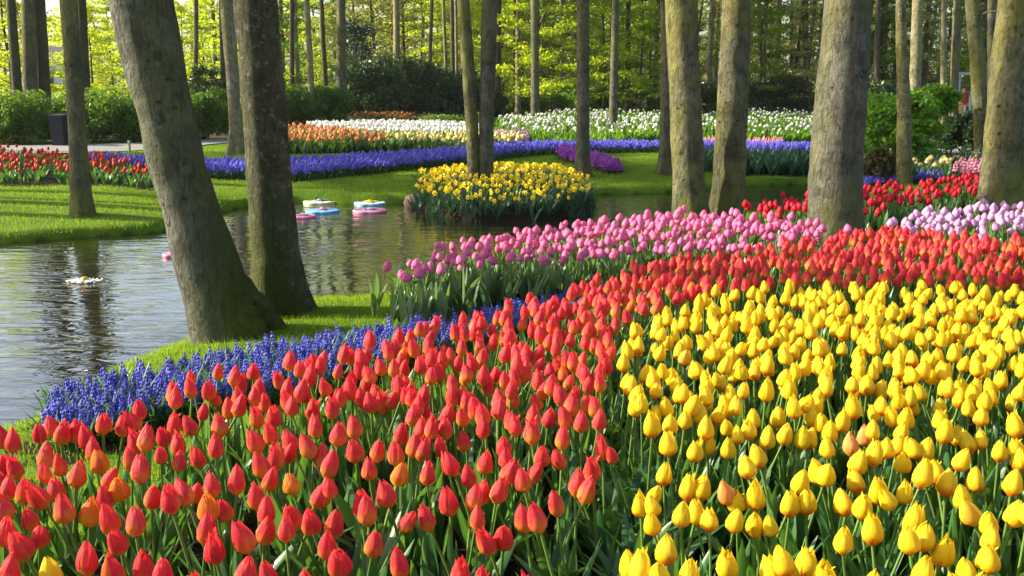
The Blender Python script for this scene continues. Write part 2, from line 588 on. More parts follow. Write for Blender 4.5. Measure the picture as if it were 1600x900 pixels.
M['water'] = water_mat()
M['asphalt'] = plain('path_gravel', (0.26, 0.25, 0.25), 0.9, 0.1)
M['bin'] = plain('bin_plastic', (0.012, 0.014, 0.024), 0.35, 0.4)
M['wood_dark'] = plain('damp_wood', (0.045, 0.03, 0.02), 0.8)
M['stone'] = plain('bank_stone', (0.16, 0.11, 0.08), 0.85)
M['brass'] = plain('brass', (0.75, 0.45, 0.08), 0.3, 0.5, Metallic=0.6)
M['foam'] = plain('foam', (0.85, 0.84, 0.78), 0.7)
M['skin'] = plain('skin', (0.58, 0.33, 0.24), 0.55)
M['hair'] = plain('hair', (0.05, 0.03, 0.02), 0.6)
M['cl_red'] = plain('red_cloth', (0.50, 0.03, 0.03), 0.8)
M['cl_white'] = plain('white_cloth', (0.72, 0.72, 0.72), 0.8)
M['cl_blue'] = plain('pale_blue_cloth', (0.42, 0.52, 0.70), 0.8)
M['cl_dark'] = plain('dark_cloth', (0.03, 0.035, 0.06), 0.8)
M['cl_orange'] = plain('apricot_cloth', (0.75, 0.36, 0.18), 0.8)
M['frame'] = plain('pale_grey_paint', (0.42, 0.50, 0.56), 0.5)
M['render_wall'] = plain('white_wall_paint', (0.80, 0.80, 0.80), 0.8)
M['slate'] = plain('slate_roof', (0.10, 0.10, 0.11), 0.7)
M['glass'] = plain('window_glass', (0.05, 0.07, 0.09), 0.08, 0.5)

# ------------------------------------------------------------------ layout: pond, island, beds
WATER_Z = -0.35
near_lip = [(-900, 1000), (-420, 780), (-150, 715), (0, 672), (40, 656), (66, 638), (100, 606), (150, 582), (200, 563), (290, 528), (350, 504), (400, 488), (440, 477),
            (490, 474), (560, 472), (622, 466)]                     # the turf edge above the water
near_edge = [(640, 470), (680, 430), (740, 408), (850, 390), (1000, 376), (1100, 357), (1180, 353),
             (1240, 344), (1290, 326), (1335, 300)]
far_edge = [(1335, 292), (1262, 284), (1170, 287), (1050, 297), (920, 300), (860, 303), (780, 306), (700, 309), (640, 313), (560, 314), (470, 312),
            (400, 316), (350, 325), (300, 343), (250, 358), (140, 365), (70, 370), (0, 374), (-200, 383), (-500, 402), (-1500, 500)]
POND = np.concatenate([poly(near_lip, -0.21), poly(near_edge + far_edge, -0.30)])
ISL = poly([(652, 327), (680, 338), (740, 345), (850, 345), (905, 338), (927, 322), (900, 309), (800, 305), (700, 307), (665, 312)], WATER_Z)

def ground_z(P):
    P = np.asarray(P, float)
    d = sdf(P, POND)
    di = sdf(P, ISL)
    z = np.where(d > 0, -0.31 + 0.08 * np.clip(d / 0.12, 0, 1) ** 0.5 + 0.21 * (1 - np.exp(-d / 3.5)), -0.31 - 1.0 * np.clip(-d / 0.35, 0, 1) ** 0.8)
    near = (P[:, 1] < 9) | ((P[:, 0] > 1) & (P[:, 1] < 13.2)) | ((P[:, 0] > 3.8) & (P[:, 1] < 17.5))
    z = np.where((d > 0) & near, -0.31 + 0.31 * (1 - np.exp(-d / 0.30)), z)
    zi = np.where(di < 0, -0.30 + 0.22 * (1 - np.exp(np.minimum(di, 0) / 0.4)), -0.30 - np.clip(di / 0.2, 0, 1) * 0.9)
    z = np.where((di < 0.15) | (d < 0), np.maximum(z, zi), z)
    far = np.clip((P[:, 1] - 40) / 60, 0, 1)
    return z + far * 0.5 + 0.012 * vnoise(P, 1.3, 3) * (d > 0.2)


def poly_g(pts, h):
    """outline seen at height h above the (uneven) ground"""
    out = []
    for x, y in pts:
        z = 0.0
        for _ in range(10):
            p = at(x, y, z + h)
            z = 0.5 * z + 0.5 * float(ground_z(p[None, :2])[0])
        out.append(at(x, y, z + h)[:2])
    return np.array(out)


HZ = 0.455
B = {}
B['red'] = poly([(-160, 662), (-60, 662), (20, 668), (100, 662), (170, 648), (230, 630), (300, 600), (330, 584), (400, 582), (440, 568), (540, 546), (600, 530),
                 (700, 506), (740, 494), (810, 472), (900, 452), (960, 434), (1000, 414), (1060, 402), (1120, 396), (1180, 388), (1250, 378),
                 (1290, 372), (1340, 364), (1380, 362), (1450, 361), (1530, 370), (1620, 376), (2150, 392), (2150, 466), (1620, 446), (1500, 441), (1400, 440),
                 (1300, 440), (1200, 440), (1110, 455), (1000, 490), (965, 500), (950, 560), (955, 620), (962, 700), (962, 760), (880, 860), (830, 1000),
                 (830, 1100), (-160, 1100)], HZ)
B['yellow'] = poly([(1010, 1100), (1000, 780), (1020, 700), (985, 655), (975, 600), (975, 540), (1000, 510), (1060, 482), (1130, 457), (1200, 450), (1300, 446), (1400, 449),
                    (1500, 449), (1620, 452), (2150, 480), (2150, 1100)], HZ)
B['muscari'] = poly([(66, 645), (78, 600), (115, 580), (200, 564), (300, 548), (400, 532), (480, 517), (560, 507), (640, 497), (740, 488), (820, 462),
                     (900, 452), (1010, 448), (1130, 436), (1140, 446), (1020, 470), (900, 482), (760, 508), (640, 528), (560, 552), (480, 577), (400, 590), (300, 602), (200, 625),
                     (130, 650), (90, 656)], 0.16)
B['pink'] = poly([(622, 420), (642, 403), (700, 386), (750, 373), (850, 353), (950, 343), (1060, 333), (1130, 336), (1190, 339), (1250, 346),
                  (1290, 352), (1285, 366), (1250, 378), (1200, 386), (1120, 388), (1050, 384), (1000, 386), (940, 398), (860, 402), (760, 410),
                  (690, 414), (640, 428)], 0.42)
B['lilac'] = poly([(1378, 352), (1400, 346), (1440, 331), (1480, 326), (1560, 319), (1680, 312), (1700, 345), (1640, 350), (1560, 358), (1470, 361), (1400, 362)], 0.43)
B['crimson'] = poly_g([(1158, 318), (1230, 306), (1270, 299), (1340, 291), (1400, 286), (1470, 279), (1540, 271), (1700, 258), (1720, 285), (1640, 290), (1530, 301),
                     (1460, 311), (1400, 321), (1350, 331), (1270, 331), (1190, 334)], 0.30)
B['blue_strip'] = poly_g([(1236, 306), (1262, 298), (1345, 291), (1400, 284), (1470, 278), (1500, 272), (1480, 270), (1400, 279), (1345, 284), (1262, 294)], 0.05)
B['scarlet'] = poly_g([(-160, 226), (0, 228), (60, 232), (130, 238), (200, 246), (238, 256), (238, 268), (160, 262), (60, 262), (-160, 262)], 0.31)
B['river'] = poly_g([(130, 240), (240, 248), (330, 250), (450, 248), (600, 240), (700, 233), (850, 222), (1050, 222), (1275, 226), (1275, 230), (1050, 227), (860, 229),
                   (720, 243), (600, 255), (460, 268), (330, 263), (250, 260), (235, 255), (180, 250), (130, 245)], 0.19)
B['orange'] = poly_g([(443, 198), (470, 196), (540, 203), (610, 212), (600, 220), (520, 219), (446, 220)], 0.34)
B['white'] = poly_g([(478, 193), (600, 190), (700, 192), (770, 198), (760, 206), (680, 208), (580, 205), (500, 199)], 0.36)
B['cream_row'] = poly_g([(600, 208), (700, 209), (780, 206), (822, 212), (815, 217), (700, 219), (606, 219)], 0.34)
B['mauve'] = poly_g([(755, 204), (800, 203), (830, 207), (822, 212), (770, 211)], 0.34)
B['azure'] = poly_g([(1095, 226), (1275, 228), (1275, 234), (1095, 233)], 0.14)
B['green_row'] = poly_g([(1095, 236), (1275, 238), (1275, 252), (1180, 252), (1095, 246)], 0.30)
B['purple'] = poly_g([(868, 233), (890, 232), (930, 241), (965, 252), (972, 262), (950, 263), (915, 253), (880, 243)], 0.12)
B['pale'] = poly_g([(775, 184), (850, 176), (930, 172), (1045, 176), (1045, 200), (960, 206), (860, 208), (790, 200)], 0.45)
B['pale_right'] = poly_g([(1092, 178), (1170, 172), (1275, 176), (1275, 204), (1180, 205), (1092, 204)], 0.45)
B['rose_far'] = poly_g([(1090, 210), (1160, 212), (1225, 211), (1222, 219), (1160, 221), (1090, 220)], 0.25)
B['cream'] = poly_g([(1425, 249), (1480, 240), (1530, 235), (1540, 243), (1490, 252), (1430, 258)], 0.33)
B['rose'] = poly_g([(1488, 250), (1540, 244), (1700, 232), (1700, 262), (1620, 268), (1540, 262), (1496, 264)], 0.25)


def grow(pl, s):
    c = pl.mean(0)
    d = pl - c
    L = np.hypot(*d.T)[:, None] + 1e-6
    return c + d * (1 + s / L)


SOIL = {k: pl for k, pl in B.items()}

# ------------------------------------------------------------------ ground: one sheet out to the horizon
def axis(fine, step, out, g=1.13):
    a, b = fine
    mid = np.arange(a, b + step, step)
    lo, hi, s = [], [], step
    x = a
    while x > out[0]:
        s *= g
        x -= s
        lo.append(x)
    s, x = step, mid[-1]
    while x < out[1]:
        s *= g
        x += s
        hi.append(x)
    return np.r_[lo[::-1], mid, hi]


gx = axis((-11.5, 11.5), 0.13, (-900, 900))
gy = axis((1.0, 24.0), 0.13, (-60, 1500), 1.06)
XX, YY = np.meshgrid(gx, gy)
PG = np.c_[XX.ravel(), YY.ravel()]
ZG = ground_z(PG)
dP = sdf(PG, POND)
soil = np.clip((0.05 - dP) / 0.10, 0, 1)
soil = np.maximum(soil, (sdf(PG, ISL) < 0.05) * 1.0)
for k_, pl in SOIL.items():
    # plants stand a little nearer the camera's foot than their heads: soil reaches under the stems
    soil = np.maximum(soil, (sdf(PG, pl) < 0.10) * 1.0)
wood = np.clip((PG[:, 1] - 40 + 1.5 * vnoise(PG, 0.2, 9)) / 6, 0, 1)
wood = np.maximum(wood, np.clip((-PG[:, 0] - 0.0) / 1.0, 0, 1) * np.clip((PG[:, 1] - 28.5) / 1.0, 0, 1) * (PG[:, 0] < -9))
g = G()
g.add(np.c_[PG, ZG], grid_faces(len(gx), len(gy)), soil=soil, wood=wood)
kind(g.build('ground', [M['ground']]), 'structure')


def atg(px, py):
    """where the sight line of a picture point meets the ground"""
    z = 0.0
    for _ in range(12):
        p = at(px, py, z)
        z = 0.5 * z + 0.5 * float(ground_z(p[None, :2])[0])
    return at(px, py, z)


def gz(x, y):
    return float(ground_z(np.array([[x, y]]))[0])


# pond surface
g = G()
lo, hi = POND.min(0) - 0.5, POND.max(0) + 0.5
wx, wy = np.linspace(lo[0], hi[0], 40), np.linspace(lo[1], hi[1], 40)
WX, WY = np.meshgrid(wx, wy)
g.add(np.c_[WX.ravel(), WY.ravel(), np.full(WX.size, WATER_Z)], grid_faces(40, 40))
kind(g.build('water', [M['water']]), 'structure')


# gravel path far left and behind the right-hand beds
def strip(name, back, front, mat, z=0.006):
    g = G()
    n = 60
    bk, fr = np.array(back, float), np.array(front, float)
    t = np.linspace(0, 1, n)

    def res(a):
        s = np.linspace(0, 1, len(a))
        return np.c_[np.interp(t, s, a[:, 0]), np.interp(t, s, a[:, 1])]
    A_ = np.array([at(*p, 0.0)[:2] for p in res(bk)])
    C_ = np.array([at(*p, 0.0)[:2] for p in res(fr)])
    rows = [A_ * (1 - s) + C_ * s for s in np.linspace(0, 1, 7)]
    P = np.concatenate(rows)
    g.add(np.c_[P, ground_z(P) + 0.02 + z], grid_faces(n, 7))
    return kind(g.build(name, [mat]), 'structure')


strip('path', [(-300, 229), (60, 226), (200, 223), (300, 219), (360, 215), (440, 211)], [(-300, 243), (60, 240), (200, 235), (300, 228), (360, 222), (440, 216)], M['asphalt'])
strip('path', [(1080, 214), (1300, 220), (1420, 226), (1520, 228)], [(1080, 219), (1300, 227), (1420, 236), (1520, 238)], M['asphalt'])

# ------------------------------------------------------------------ flowers: templates
def petal(Rr, H, ang, w, nu=5, nv=7, inner=False, tip=0.16, bulge=0.36, bend=0.0, seed=0):
    rs = np.random.RandomState(seed)
    t = np.linspace(0, 1, nv)
    u = np.linspace(-1, 1, nu)
    prof = np.interp(t, [0, 0.08, 0.2, bulge, 0.62, 0.82, 0.93, 1.0], [0.34, 0.82, 0.98, 1.0, 0.80, 0.52, 0.31, tip])
    wid = np.interp(t, [0, 0.1, 0.35, 0.65, 0.85, 0.95, 1.0], [0.5, 0.75, 1.0, 0.92, 0.66, 0.40, 0.10]) * w
    V, pt, ps = [], [], []
    wob = rs.uniform(-0.07, 0.07, nv)
    rip = rs.uniform(-0.05, 0.05, nv)
    for j in range(nv):
        for i in range(nu):
            a = ang + u[i] * wid[j] + wob[j]
            r = Rr * prof[j] * (0.90 if inner else 1.0) * (1 + 0.10 * (1 - abs(u[i]) ** 1.5) - 0.03 + rip[j] * u[i] + (0.06 * bend * t[j] ** 3 * abs(u[i])))
            z = H * (t[j] ** 0.92) * (1.0 if not inner else 0.98) - 0.03 * H * abs(u[i]) * t[j]
            V.append((r * math.cos(a), r * math.sin(a), z))
            pt.append(t[j])
            ps.append(u[i])
    return np.array(V), grid_faces(nu, nv), 0, {'pt': np.array(pt), 'ps': np.array(ps)}


def bloom_parts(Rr, H, seed, opened=0.0, nu=5, nv=7):
    """-> inner (list), outer petals (list)"""
    rs = np.random.RandomState(seed)
    a0 = rs.uniform(0, 6.28)
    inner = [petal(Rr, H * rs.uniform(0.96, 1.0), a0 + k * 2.094 + 1.047, 0.95, nu, nv, True, 0.10 + 0.2 * opened, 0.36, 0, seed * 7 + k) for k in range(3)]
    outer = [petal(Rr, H * rs.uniform(0.86, 1.06), a0 + k * 2.094 + rs.uniform(-0.12, 0.12), rs.uniform(0.92, 1.08), nu, nv, False,
                   0.13 + 0.40 * opened * rs.uniform(0.3, 1.9), rs.uniform(0.26, 0.36), 1.0, seed * 11 + k) for k in range(3)]
    return inner, outer


def blade(L, wd, ang, lean, curl, n=7, base=0.004, droop=0.0, x0=0.0):
    """broad lance-shaped tulip leaf, folded along its midrib"""
    t = np.linspace(0, 1, n)
    out = base + L * (lean * t + curl * t ** 2.2)
    up = L * (t * math.sqrt(max(0.05, 1 - lean ** 2)) - (curl * 0.55 + droop) * t ** 2.4)
    wid = wd * np.interp(t, [0, 0.15, 0.4, 0.75, 0.93, 1], [0.35, 0.7, 1.0, 0.72, 0.28, 0.03])
    V = []
    tw = 0.5 * curl
    for j in range(n):
        for s in (-1, 0, 1):
            lat = s * wid[j] * 0.5
            o = out[j] - (0.0 if s else wid[j] * 0.18)
            z = up[j] + (0.0 if s else -0.0) + lat * tw * t[j]
            V.append((o, lat, z))
    V = np.array(V)
    c, s_ = math.cos(ang), math.sin(ang)
    V = np.c_[V[:, 0] * c - V[:, 1] * s_ + x0, V[:, 0] * s_ + V[:, 1] * c, V[:, 2]]
    return V, grid_faces(3, n), 0, {}


def stem_t(h, dx, dy, r=0.0042, n=5, m=5):
    t = np.linspace(0, 1, m)
    P = np.c_[dx * t ** 2, dy * t ** 2, h * t]
    V, F = tube(P, r, n)
    return V, F, 0, {}


class Proto:
    """one tulip variant: bloom, petals, stem and leaf meshes plus a joined template"""

    def __init__(s, nm, mat, leaf, seed, Rr, H, h, opened=0.0, nl=3, leafL=0.33, leafW=0.042, lowpoly=False, split=True):
        rs = np.random.RandomState(seed)
        Rr *= 0.92
        nu, nv = (3, 5) if lowpoly else (5, 7)
        s.head = np.array([rs.uniform(-0.03, 0.03), rs.uniform(-0.03, 0.03), h])
        inner, outer = bloom_parts(Rr, H, seed, opened, nu, nv)
        tilt = Euler((rs.uniform(-0.13, 0.13), rs.uniform(-0.13, 0.13), 0)).to_matrix()
        tm = np.array(tilt)
        for lst in (inner, outer):
            for i, (V, F, mt, a) in enumerate(lst):
                lst[i] = (V @ tm.T, F, mt, a)
        stem = stem_t(h + 0.004, s.head[0], s.head[1], 0.0042, 4 if lowpoly else 6, 4 if lowpoly else 6)
        a0 = rs.uniform(0, 6.28)
        leaves = [blade(leafL * rs.uniform(0.8, 1.12), leafW * rs.uniform(0.8, 1.2), a0 + k * 2.3 + rs.uniform(-0.4, 0.4), rs.uniform(0.06, 0.26),
                        rs.uniform(0.0, 0.30), 5 if lowpoly else 8) for k in range(nl)]
        s.H = H
        hv = [(V + s.head, F, 0, a) for V, F, mt, a in inner + outer]
        s.joined = hv + [(stem[0], stem[1], 1, {})] + [(V, F, 2, {}) for V, F, _, _ in leaves]
        s.mats = [M[mat], M['stem'], M[leaf]]
        s.greens = [(stem[0], stem[1], 0, {})] + [(V, F, 1, {}) for V, F, _, _ in leaves]

        def md(name, parts, mats):
            g = G()
            for V, F, mt, a in parts:
                g.add(V, F, mt, **a)
            return g.data(name, mats)
        s.m_stem = md(nm + '_stem', [stem], [M['stem']])
        s.m_leaves = [md(nm + '_leaf', [l_], [M[leaf]]) for l_ in leaves]
        s.m_full = md(nm + '_bloom', inner + outer, [M[mat]])
        s.m_inner = md(nm + '_bloom_heart', inner, [M[mat]]) if split else None
        s.m_petals = [md(nm + '_petal', [p], [M[mat]]) for p in outer] if split else None
        s.m_green = md(nm + '_foliage', s.greens, [M['stem'], M[leaf]])
        s.m_all = md(nm, s.joined, s.mats)

    def make(s, name, petals):
        o = empty(name)
        if petals:
            b = link('bloom', s.m_inner, o)
            b.location = s.head
            for m in s.m_petals:
                link('petal', m, b)
        else:
            b = link('bloom', s.m_full, o)
            b.location = s.head
        link('stem', s.m_stem, o)
        for m in s.m_leaves:
            link('leaf', m, o)
        return o


def place(o, proto, head_world, sc, rz, tx, ty):
    e = Euler((tx, ty, rz))
    c = Vector(proto.head) + Vector((0, 0, proto.H * 0.5))
    c.rotate(e)
    o.rotation_euler = e
    o.scale = (sc, sc, sc)
    o.location = Vector(head_world) - c * sc


# ------------------------------------------------------------------ red and yellow foreground tulips
S_ = 0.2888
c0 = [(0, 145), (68, 162), (208, 125), (290, 90), (330, 120), (408, 118), (465, 145), (555, 70), (665, 85), (720, 55), (740, 170), (790, 150), (880, 140),
      (940, 75), (1025, 82), (245, 245), (240, 340), (320, 295), (415, 350), (500, 215), (535, 280, 1), (590, 365), (710, 265), (760, 320), (870, 240), (975, 180),
      (978, 280), (1075, 250), (25, 290), (88, 305), (45, 420), (140, 430), (205, 455), (305, 425), (10, 530), (345, 530), (15, 660), (160, 590), (220, 675),
      (105, 725), (480, 550, 1), (650, 430, 1), (590, 585), (645, 705), (720, 605), (820, 465), (915, 475), (1000, 440), (475, 800), (50, 870),
      (270, 870, 2), (620, 870), (765, 850), (890, 890), (560, 480)]
c1 = [(60, 10), (340, 35), (435, 30), (125, 195), (40, 250), (150, 80), (350, 165), (430, 125), (520, 165), (520, 235), (610, 200), (440, 255), (360, 300), (670, 85),
      (790, 125), (880, 95), (875, 215), (700, 255), (745, 290), (1005, 220), (960, 315), (1130, 130), (1105, 235), (105, 405), (240, 375), (30, 450), (80, 525, 1),
      (180, 535), (80, 640), (105, 745), (430, 370), (360, 470), (530, 400, 1), (405, 540), (280, 680), (400, 650), (690, 460), (755, 420), (535, 580), (640, 600),
      (500, 650), (760, 610), (730, 730), (915, 500), (960, 535), (1050, 445), (1120, 345, 1), (800, 820), (990, 720), (1160, 600), (1120, 820), (290, 870), (410, 890)]
c2 = [(80, 20), (155, 15), (275, 15), (360, 35), (470, 20), (465, 95), (130, 100), (200, 95), (270, 95), (360, 170), (85, 190), (135, 205), (240, 200), (295, 285),
      (160, 340), (475, 285), (580, 190), (590, 255), (390, 350), (650, 80), (725, 115), (620, 60), (820, 45), (915, 40), (995, 60), (1100, 55), (900, 145), (785, 245),
      (745, 335), (870, 265), (1115, 205), (1165, 245), (1050, 310), (975, 390), (1030, 430), (620, 330), (670, 380), (555, 425), (460, 445), (410, 470), (280, 490),
      (65, 590), (160, 580), (440, 580), (485, 700), (585, 680), (685, 580), (755, 580), (855, 505), (335, 880), (740, 30), (20, 350)]
c3 = [(290, 20), (275, 80), (375, 75), (358, 180), (455, 50), (505, 220), (570, 95), (565, 175), (680, 90), (740, 135), (690, 205), (825, 45), (795, 105), (895, 145),
      (950, 35), (1000, 130), (1140, 30), (1090, 150), (835, 245), (780, 305), (335, 340), (290, 450), (215, 510), (275, 515), (265, 615), (465, 420), (545, 415), (430, 560),
      (500, 550), (585, 590), (675, 450, 1), (730, 490), (730, 600), (840, 460), (825, 615), (915, 625), (1080, 380), (1020, 505), (1100, 495), (345, 755), (150, 840),
      (210, 850), (320, 890), (470, 885), (680, 830), (975, 810), (910, 860), (1010, 885), (1110, 815), (525, 10), (630, 20)]
c4 = [(35, 30), (75, 65), (20, 150), (125, 110), (110, 200), (200, 60), (240, 185, 1), (315, 135, 1), (355, 105), (370, 20), (460, 40), (540, 40), (365, 230), (435, 200),
      (515, 115), (520, 280), (580, 205), (655, 215), (720, 50), (745, 115), (810, 135), (875, 170), (940, 160), (845, 265), (945, 35), (1135, 80), (1045, 220), (1130, 205),
      (1155, 265), (1125, 390), (910, 375), (765, 390), (640, 345), (700, 330), (280, 280), (265, 380), (55, 330), (110, 345), (380, 435), (435, 480), (535, 450), (200, 495),
      (310, 520), (360, 640), (845, 470), (875, 545), (190, 705), (590, 590), (550, 700), (645, 690), (750, 765), (990, 610), (1000, 690), (985, 800), (1140, 560), (20, 500),
      (20, 820), (100, 890), (630, 870), (870, 880), (495, 190)]


def to_px(lst, ox):
    return [(ox + p[0] * S_, 640 + p[1] * S_, (p[2] if len(p) > 2 else 0)) for p in lst]


def dedupe(lst, d=9):
    out = []
    for p in lst:
        if all(math.hypot(p[0] - q[0], p[1] - q[1]) > d for q in out):
            out.append(p)
    return out


def px_of(P):
    """world -> 1600-px picture coordinates (used only to decide what the photo can show)"""
    P = np.atleast_2d(P)
    x, y, z = P[:, 0], P[:, 1], P[:, 2] - CAM_H
    dep = y * CT - z * ST
    up = y * ST + z * CT
    return 800 + F_PX * x / dep, 450 - F_PX * up / dep, dep


reds_px = dedupe(to_px(c0, 0) + to_px(c1, 300) + to_px(c2, 620))
yel_px = dedupe(to_px(c3, 940) + to_px(c4, 1260))
red_protos = [Proto('tulip', 'red', 'leaf', 10 + i, RS.uniform(0.0255, 0.0295), RS.uniform(0.078, 0.090), 0.405 + 0.01 * (i % 4), [0, 0.15, 0.5, 0.35, 0.05, 0.9, 0.1, 1.3][i]) for i in range(8)]
odd_protos = [Proto('tulip', 'red_odd', 'leaf', 40 + i, 0.030, 0.078, 0.41, [0.2, 0.4][i]) for i in range(2)]
yel_protos = [Proto('tulip', 'yellow', 'leaf', 60 + i, RS.uniform(0.0265, 0.0305), RS.uniform(0.074, 0.086), 0.40 + 0.01 * (i % 4), [0.1, 0, 0.6, 0.2, 1.2, 0.1, 0.9, 0][i]) for i in range(8)]
yodd_protos = [Proto('tulip', 'yellow_odd', 'leaf', 80, 0.027, 0.072, 0.41, 0.1)]


def tulip_bed(pxs, bed, protos, sp, seed, hz, zj, n_petal, n_single, names, far_cut=640.0, drop=0.0, ynear=None, scale=(0.92, 1.1)):
    """pxs: flowers seen singly in the photo; the rest is scattered over the bed"""
    rs = np.random.RandomState(seed)
    heads, kinds = [], []
    for x, y, k in pxs:
        heads.append(at(x, y, hz + rs.uniform(-zj, zj)))
        kinds.append(k)
    P = scatter(bed, sp, seed, 0.44, drop)
    P = P[(P[:, 1] < 4.8) | (rs.rand(len(P)) > 0.15)]
    P3 = np.c_[P, hz + rs.uniform(-zj, zj, len(P))]
    X, Y, D = px_of(P3)
    if pxs:
        keep = ~((Y > far_cut) & (X > -6) & (X < 1606) & (Y < 915))
        if ynear:
            keep &= P3[:, 1] > ynear
        P3, X, Y = P3[keep], X[keep], Y[keep]
    else:
        keep = np.ones(len(P3), bool)
    heads = np.array(list(heads) + list(P3))
    kinds = np.array(kinds + [0] * len(P3))
    X, Y, D = px_of(heads)
    vis = (X > -15) & (X < 1615) & (Y < 935)
    order = np.lexsort((D, ~vis))
    return heads[order], kinds[order], D[order], vis[order]


def stuff_tulips(name, heads, protos, seed, label, sc=(0.92, 1.1), tilt=0.13):
    rs = np.random.RandomState(seed)
    g = G()
    idx = rs.randint(0, len(protos), len(heads))
    for i, p in enumerate(protos):
        H_ = heads[idx == i]
        if not len(H_):
            continue
        n = len(H_)
        s = rs.uniform(*sc, n)
        rz = rs.uniform(0, 6.28, n)
        T = mats_T(np.zeros((n, 3)), rz, s, rs.normal(0, tilt, n), rs.normal(0, tilt, n) + 0.03)
        c = np.append(p.head + np.array([0, 0, p.H / 2]), 1)
        T[:, :3, 3] = H_ - (T @ c)[:, :3]
        g.add_t(p.joined, T, rnd=rs.rand(n))
    o = g.build(name, protos[0].mats)
    return kind(o, 'stuff', label, 'flowers')


PROTO_CACHE = {}


def grow_tulips(name, heads, kinds, protos, odd, n_petal, n_single, label_fn, seed, group, sc=(0.92, 1.1)):
    rs = np.random.RandomState(seed)
    for i in range(min(n_single, len(heads))):
        k = kinds[i]
        ps = odd.get(k, protos)
        p = ps[rs.randint(len(ps))]
        key = (id(p), i < n_petal, name)
        if key not in PROTO_CACHE:
            o = p.make(name, i < n_petal)
            PROTO_CACHE[key] = reg(o)
        else:
            o = copy_tree(PROTO_CACHE[key])
        place(o, p, heads[i], rs.uniform(*sc) * (0.86 if rs.rand() < 0.15 else 1), rs.uniform(0, 6.28), rs.normal(0, 0.16), rs.normal(0.06, 0.16))
        lab, grp = label_fn(i, k, heads[i])
        o['label'], o['category'], o['group'] = lab, name.replace('_', ' '), grp or group
        if grp == '':
            del o['group']


hd, kd, D_, vis_ = tulip_bed(reds_px, B['red'], red_protos, 0.093, 21, HZ, 0.03, 0, 0, '', 640, 0.09, 1.35)
N_RED = int(vis_.sum())


def red_label(i, k, h):
    X, Y, _ = px_of(h)
    if k == 2:
        return 'yellow tulip growing alone among the red tulips, cut by the bottom edge', ''
    if k == 1:
        return 'orange tulip with yellow flushed petals standing among the plain red tulips', 'orange tulips among the red ones'
    return 'red tulip with a yellowish foot in the near half of the curving red bed', 'red tulips in the near bed'


# an orange or a streaked flower is drawn from its own prototypes
grow_tulips('red_tulip', hd, kd, red_protos, {1: odd_protos, 2: yel_protos}, 130, 300, red_label, 22, 'red tulips in the near bed')
stuff_tulips('tulips', hd[300:], red_protos, 23, 'band of smaller red tulips in the farther part of the curving red bed')

hd, kd, D_, vis_ = tulip_bed(yel_px, B['yellow'], yel_protos, 0.094, 31, HZ, 0.035, 0, 0, '', 640, 0.10, 1.35)
N_YEL = int(vis_.sum())


def yel_label(i, k, h):
    if k == 1:
        return 'apricot coloured tulip standing among the bright yellow tulips', 'apricot tulips among the yellow ones'
    return 'yellow tulip with an orange foot in the near half of the yellow bed', 'yellow tulips in the near bed'


grow_tulips('yellow_tulip', hd, kd, yel_protos, {1: yodd_protos}, 120, 300, yel_label, 32, 'yellow tulips in the near bed')
stuff_tulips('tulips', hd[300:], yel_protos, 33, 'mass of smaller yellow tulips at the far side of the yellow bed')

# leaf-only plants along the dark furrow between the beds and on the bed rims
g = G()
rs = np.random.RandomState(5)
tuft = [blade(0.30 * rs.uniform(0.8, 1.2), 0.045, k * 1.7, rs.uniform(0.15, 0.5), rs.uniform(0.1, 0.5), 8) for k in range(4)]
pts = [at(x + rs.uniform(-22, 22), y, 0.0) for y in range(560, 1010, 16) for x in (965, 1010)]
pts = np.array([p for p in pts])
T = mats_T(pts, rs.uniform(0, 6.28, len(pts)), rs.uniform(0.75, 1.15, len(pts)))
g.add_t(tuft, T, rnd=rs.rand(len(pts)))
kind(g.build('tulip_leaves', [M['leaf']]), 'stuff', 'dark green tulip leaves filling the furrow between red and yellow beds', 'leaves')

# ------------------------------------------------------------------ pink, lilac and crimson tulips
pink_protos = [Proto('tulip', 'pink', 'leaf_lt', 100 + i, 0.036, 0.078, 0.385 + 0.01 * i, 0.1, 4, 0.33, 0.055, False, False) for i in range(4)]
lil_protos = [Proto('tulip', 'lilac', 'leaf', 110 + i, 0.034, 0.076, 0.39 + 0.01 * i, 0.1, 3, 0.3, 0.05, False, False) for i in range(3)]
crim_protos = [Proto('tulip', 'crimson', 'leaf', 120 + i, 0.036, 0.084, 0.26 + 0.01 * i, 0.05, 3, 0.24, 0.055, True, False) for i in range(4)]


def field(bed, sp, seed, hz, zj, drop=0.0):
    rs = np.random.RandomState(seed)
    P = scatter(bed, sp, seed, 0.44, drop)
    P3 = np.c_[P, hz + ground_z(P) + rs.uniform(-zj, zj, len(P))]
    D = P3[:, 1]
    return P3[np.argsort(D)]


lone = np.array([at(605, 415, 0.43), at(627, 427, 0.36)])
ph = np.concatenate([lone, field(B['pink'], 0.112, 41, 0.425, 0.055, 0.05), [at(1325, 357, 0.43), at(1283, 359, 0.42), at(1262, 365, 0.4)],
                     np.array([at(x, y, 0.40) for x, y in ((700, 405), (1050, 390), (1188, 385), (1170, 388), (935, 395), (826, 398), (690, 420), (655, 425))])])


def pink_label(i, k, h):
    X, Y, _ = px_of(h)
    if i == 0:
        return 'pink tulip on a bowed stem leaning out over the pond at the bed end', ''
    if i == 1:
        return 'short pink tulip beside the bowed one at the pond end of the bed', ''
    if abs(X[0] - 1325) < 3:
        return 'single pink tulip in front of the broad trunk foot', ''
    return 'pink tulip with broad pale leaves in the bed along the pond', 'pink tulips along the pond'


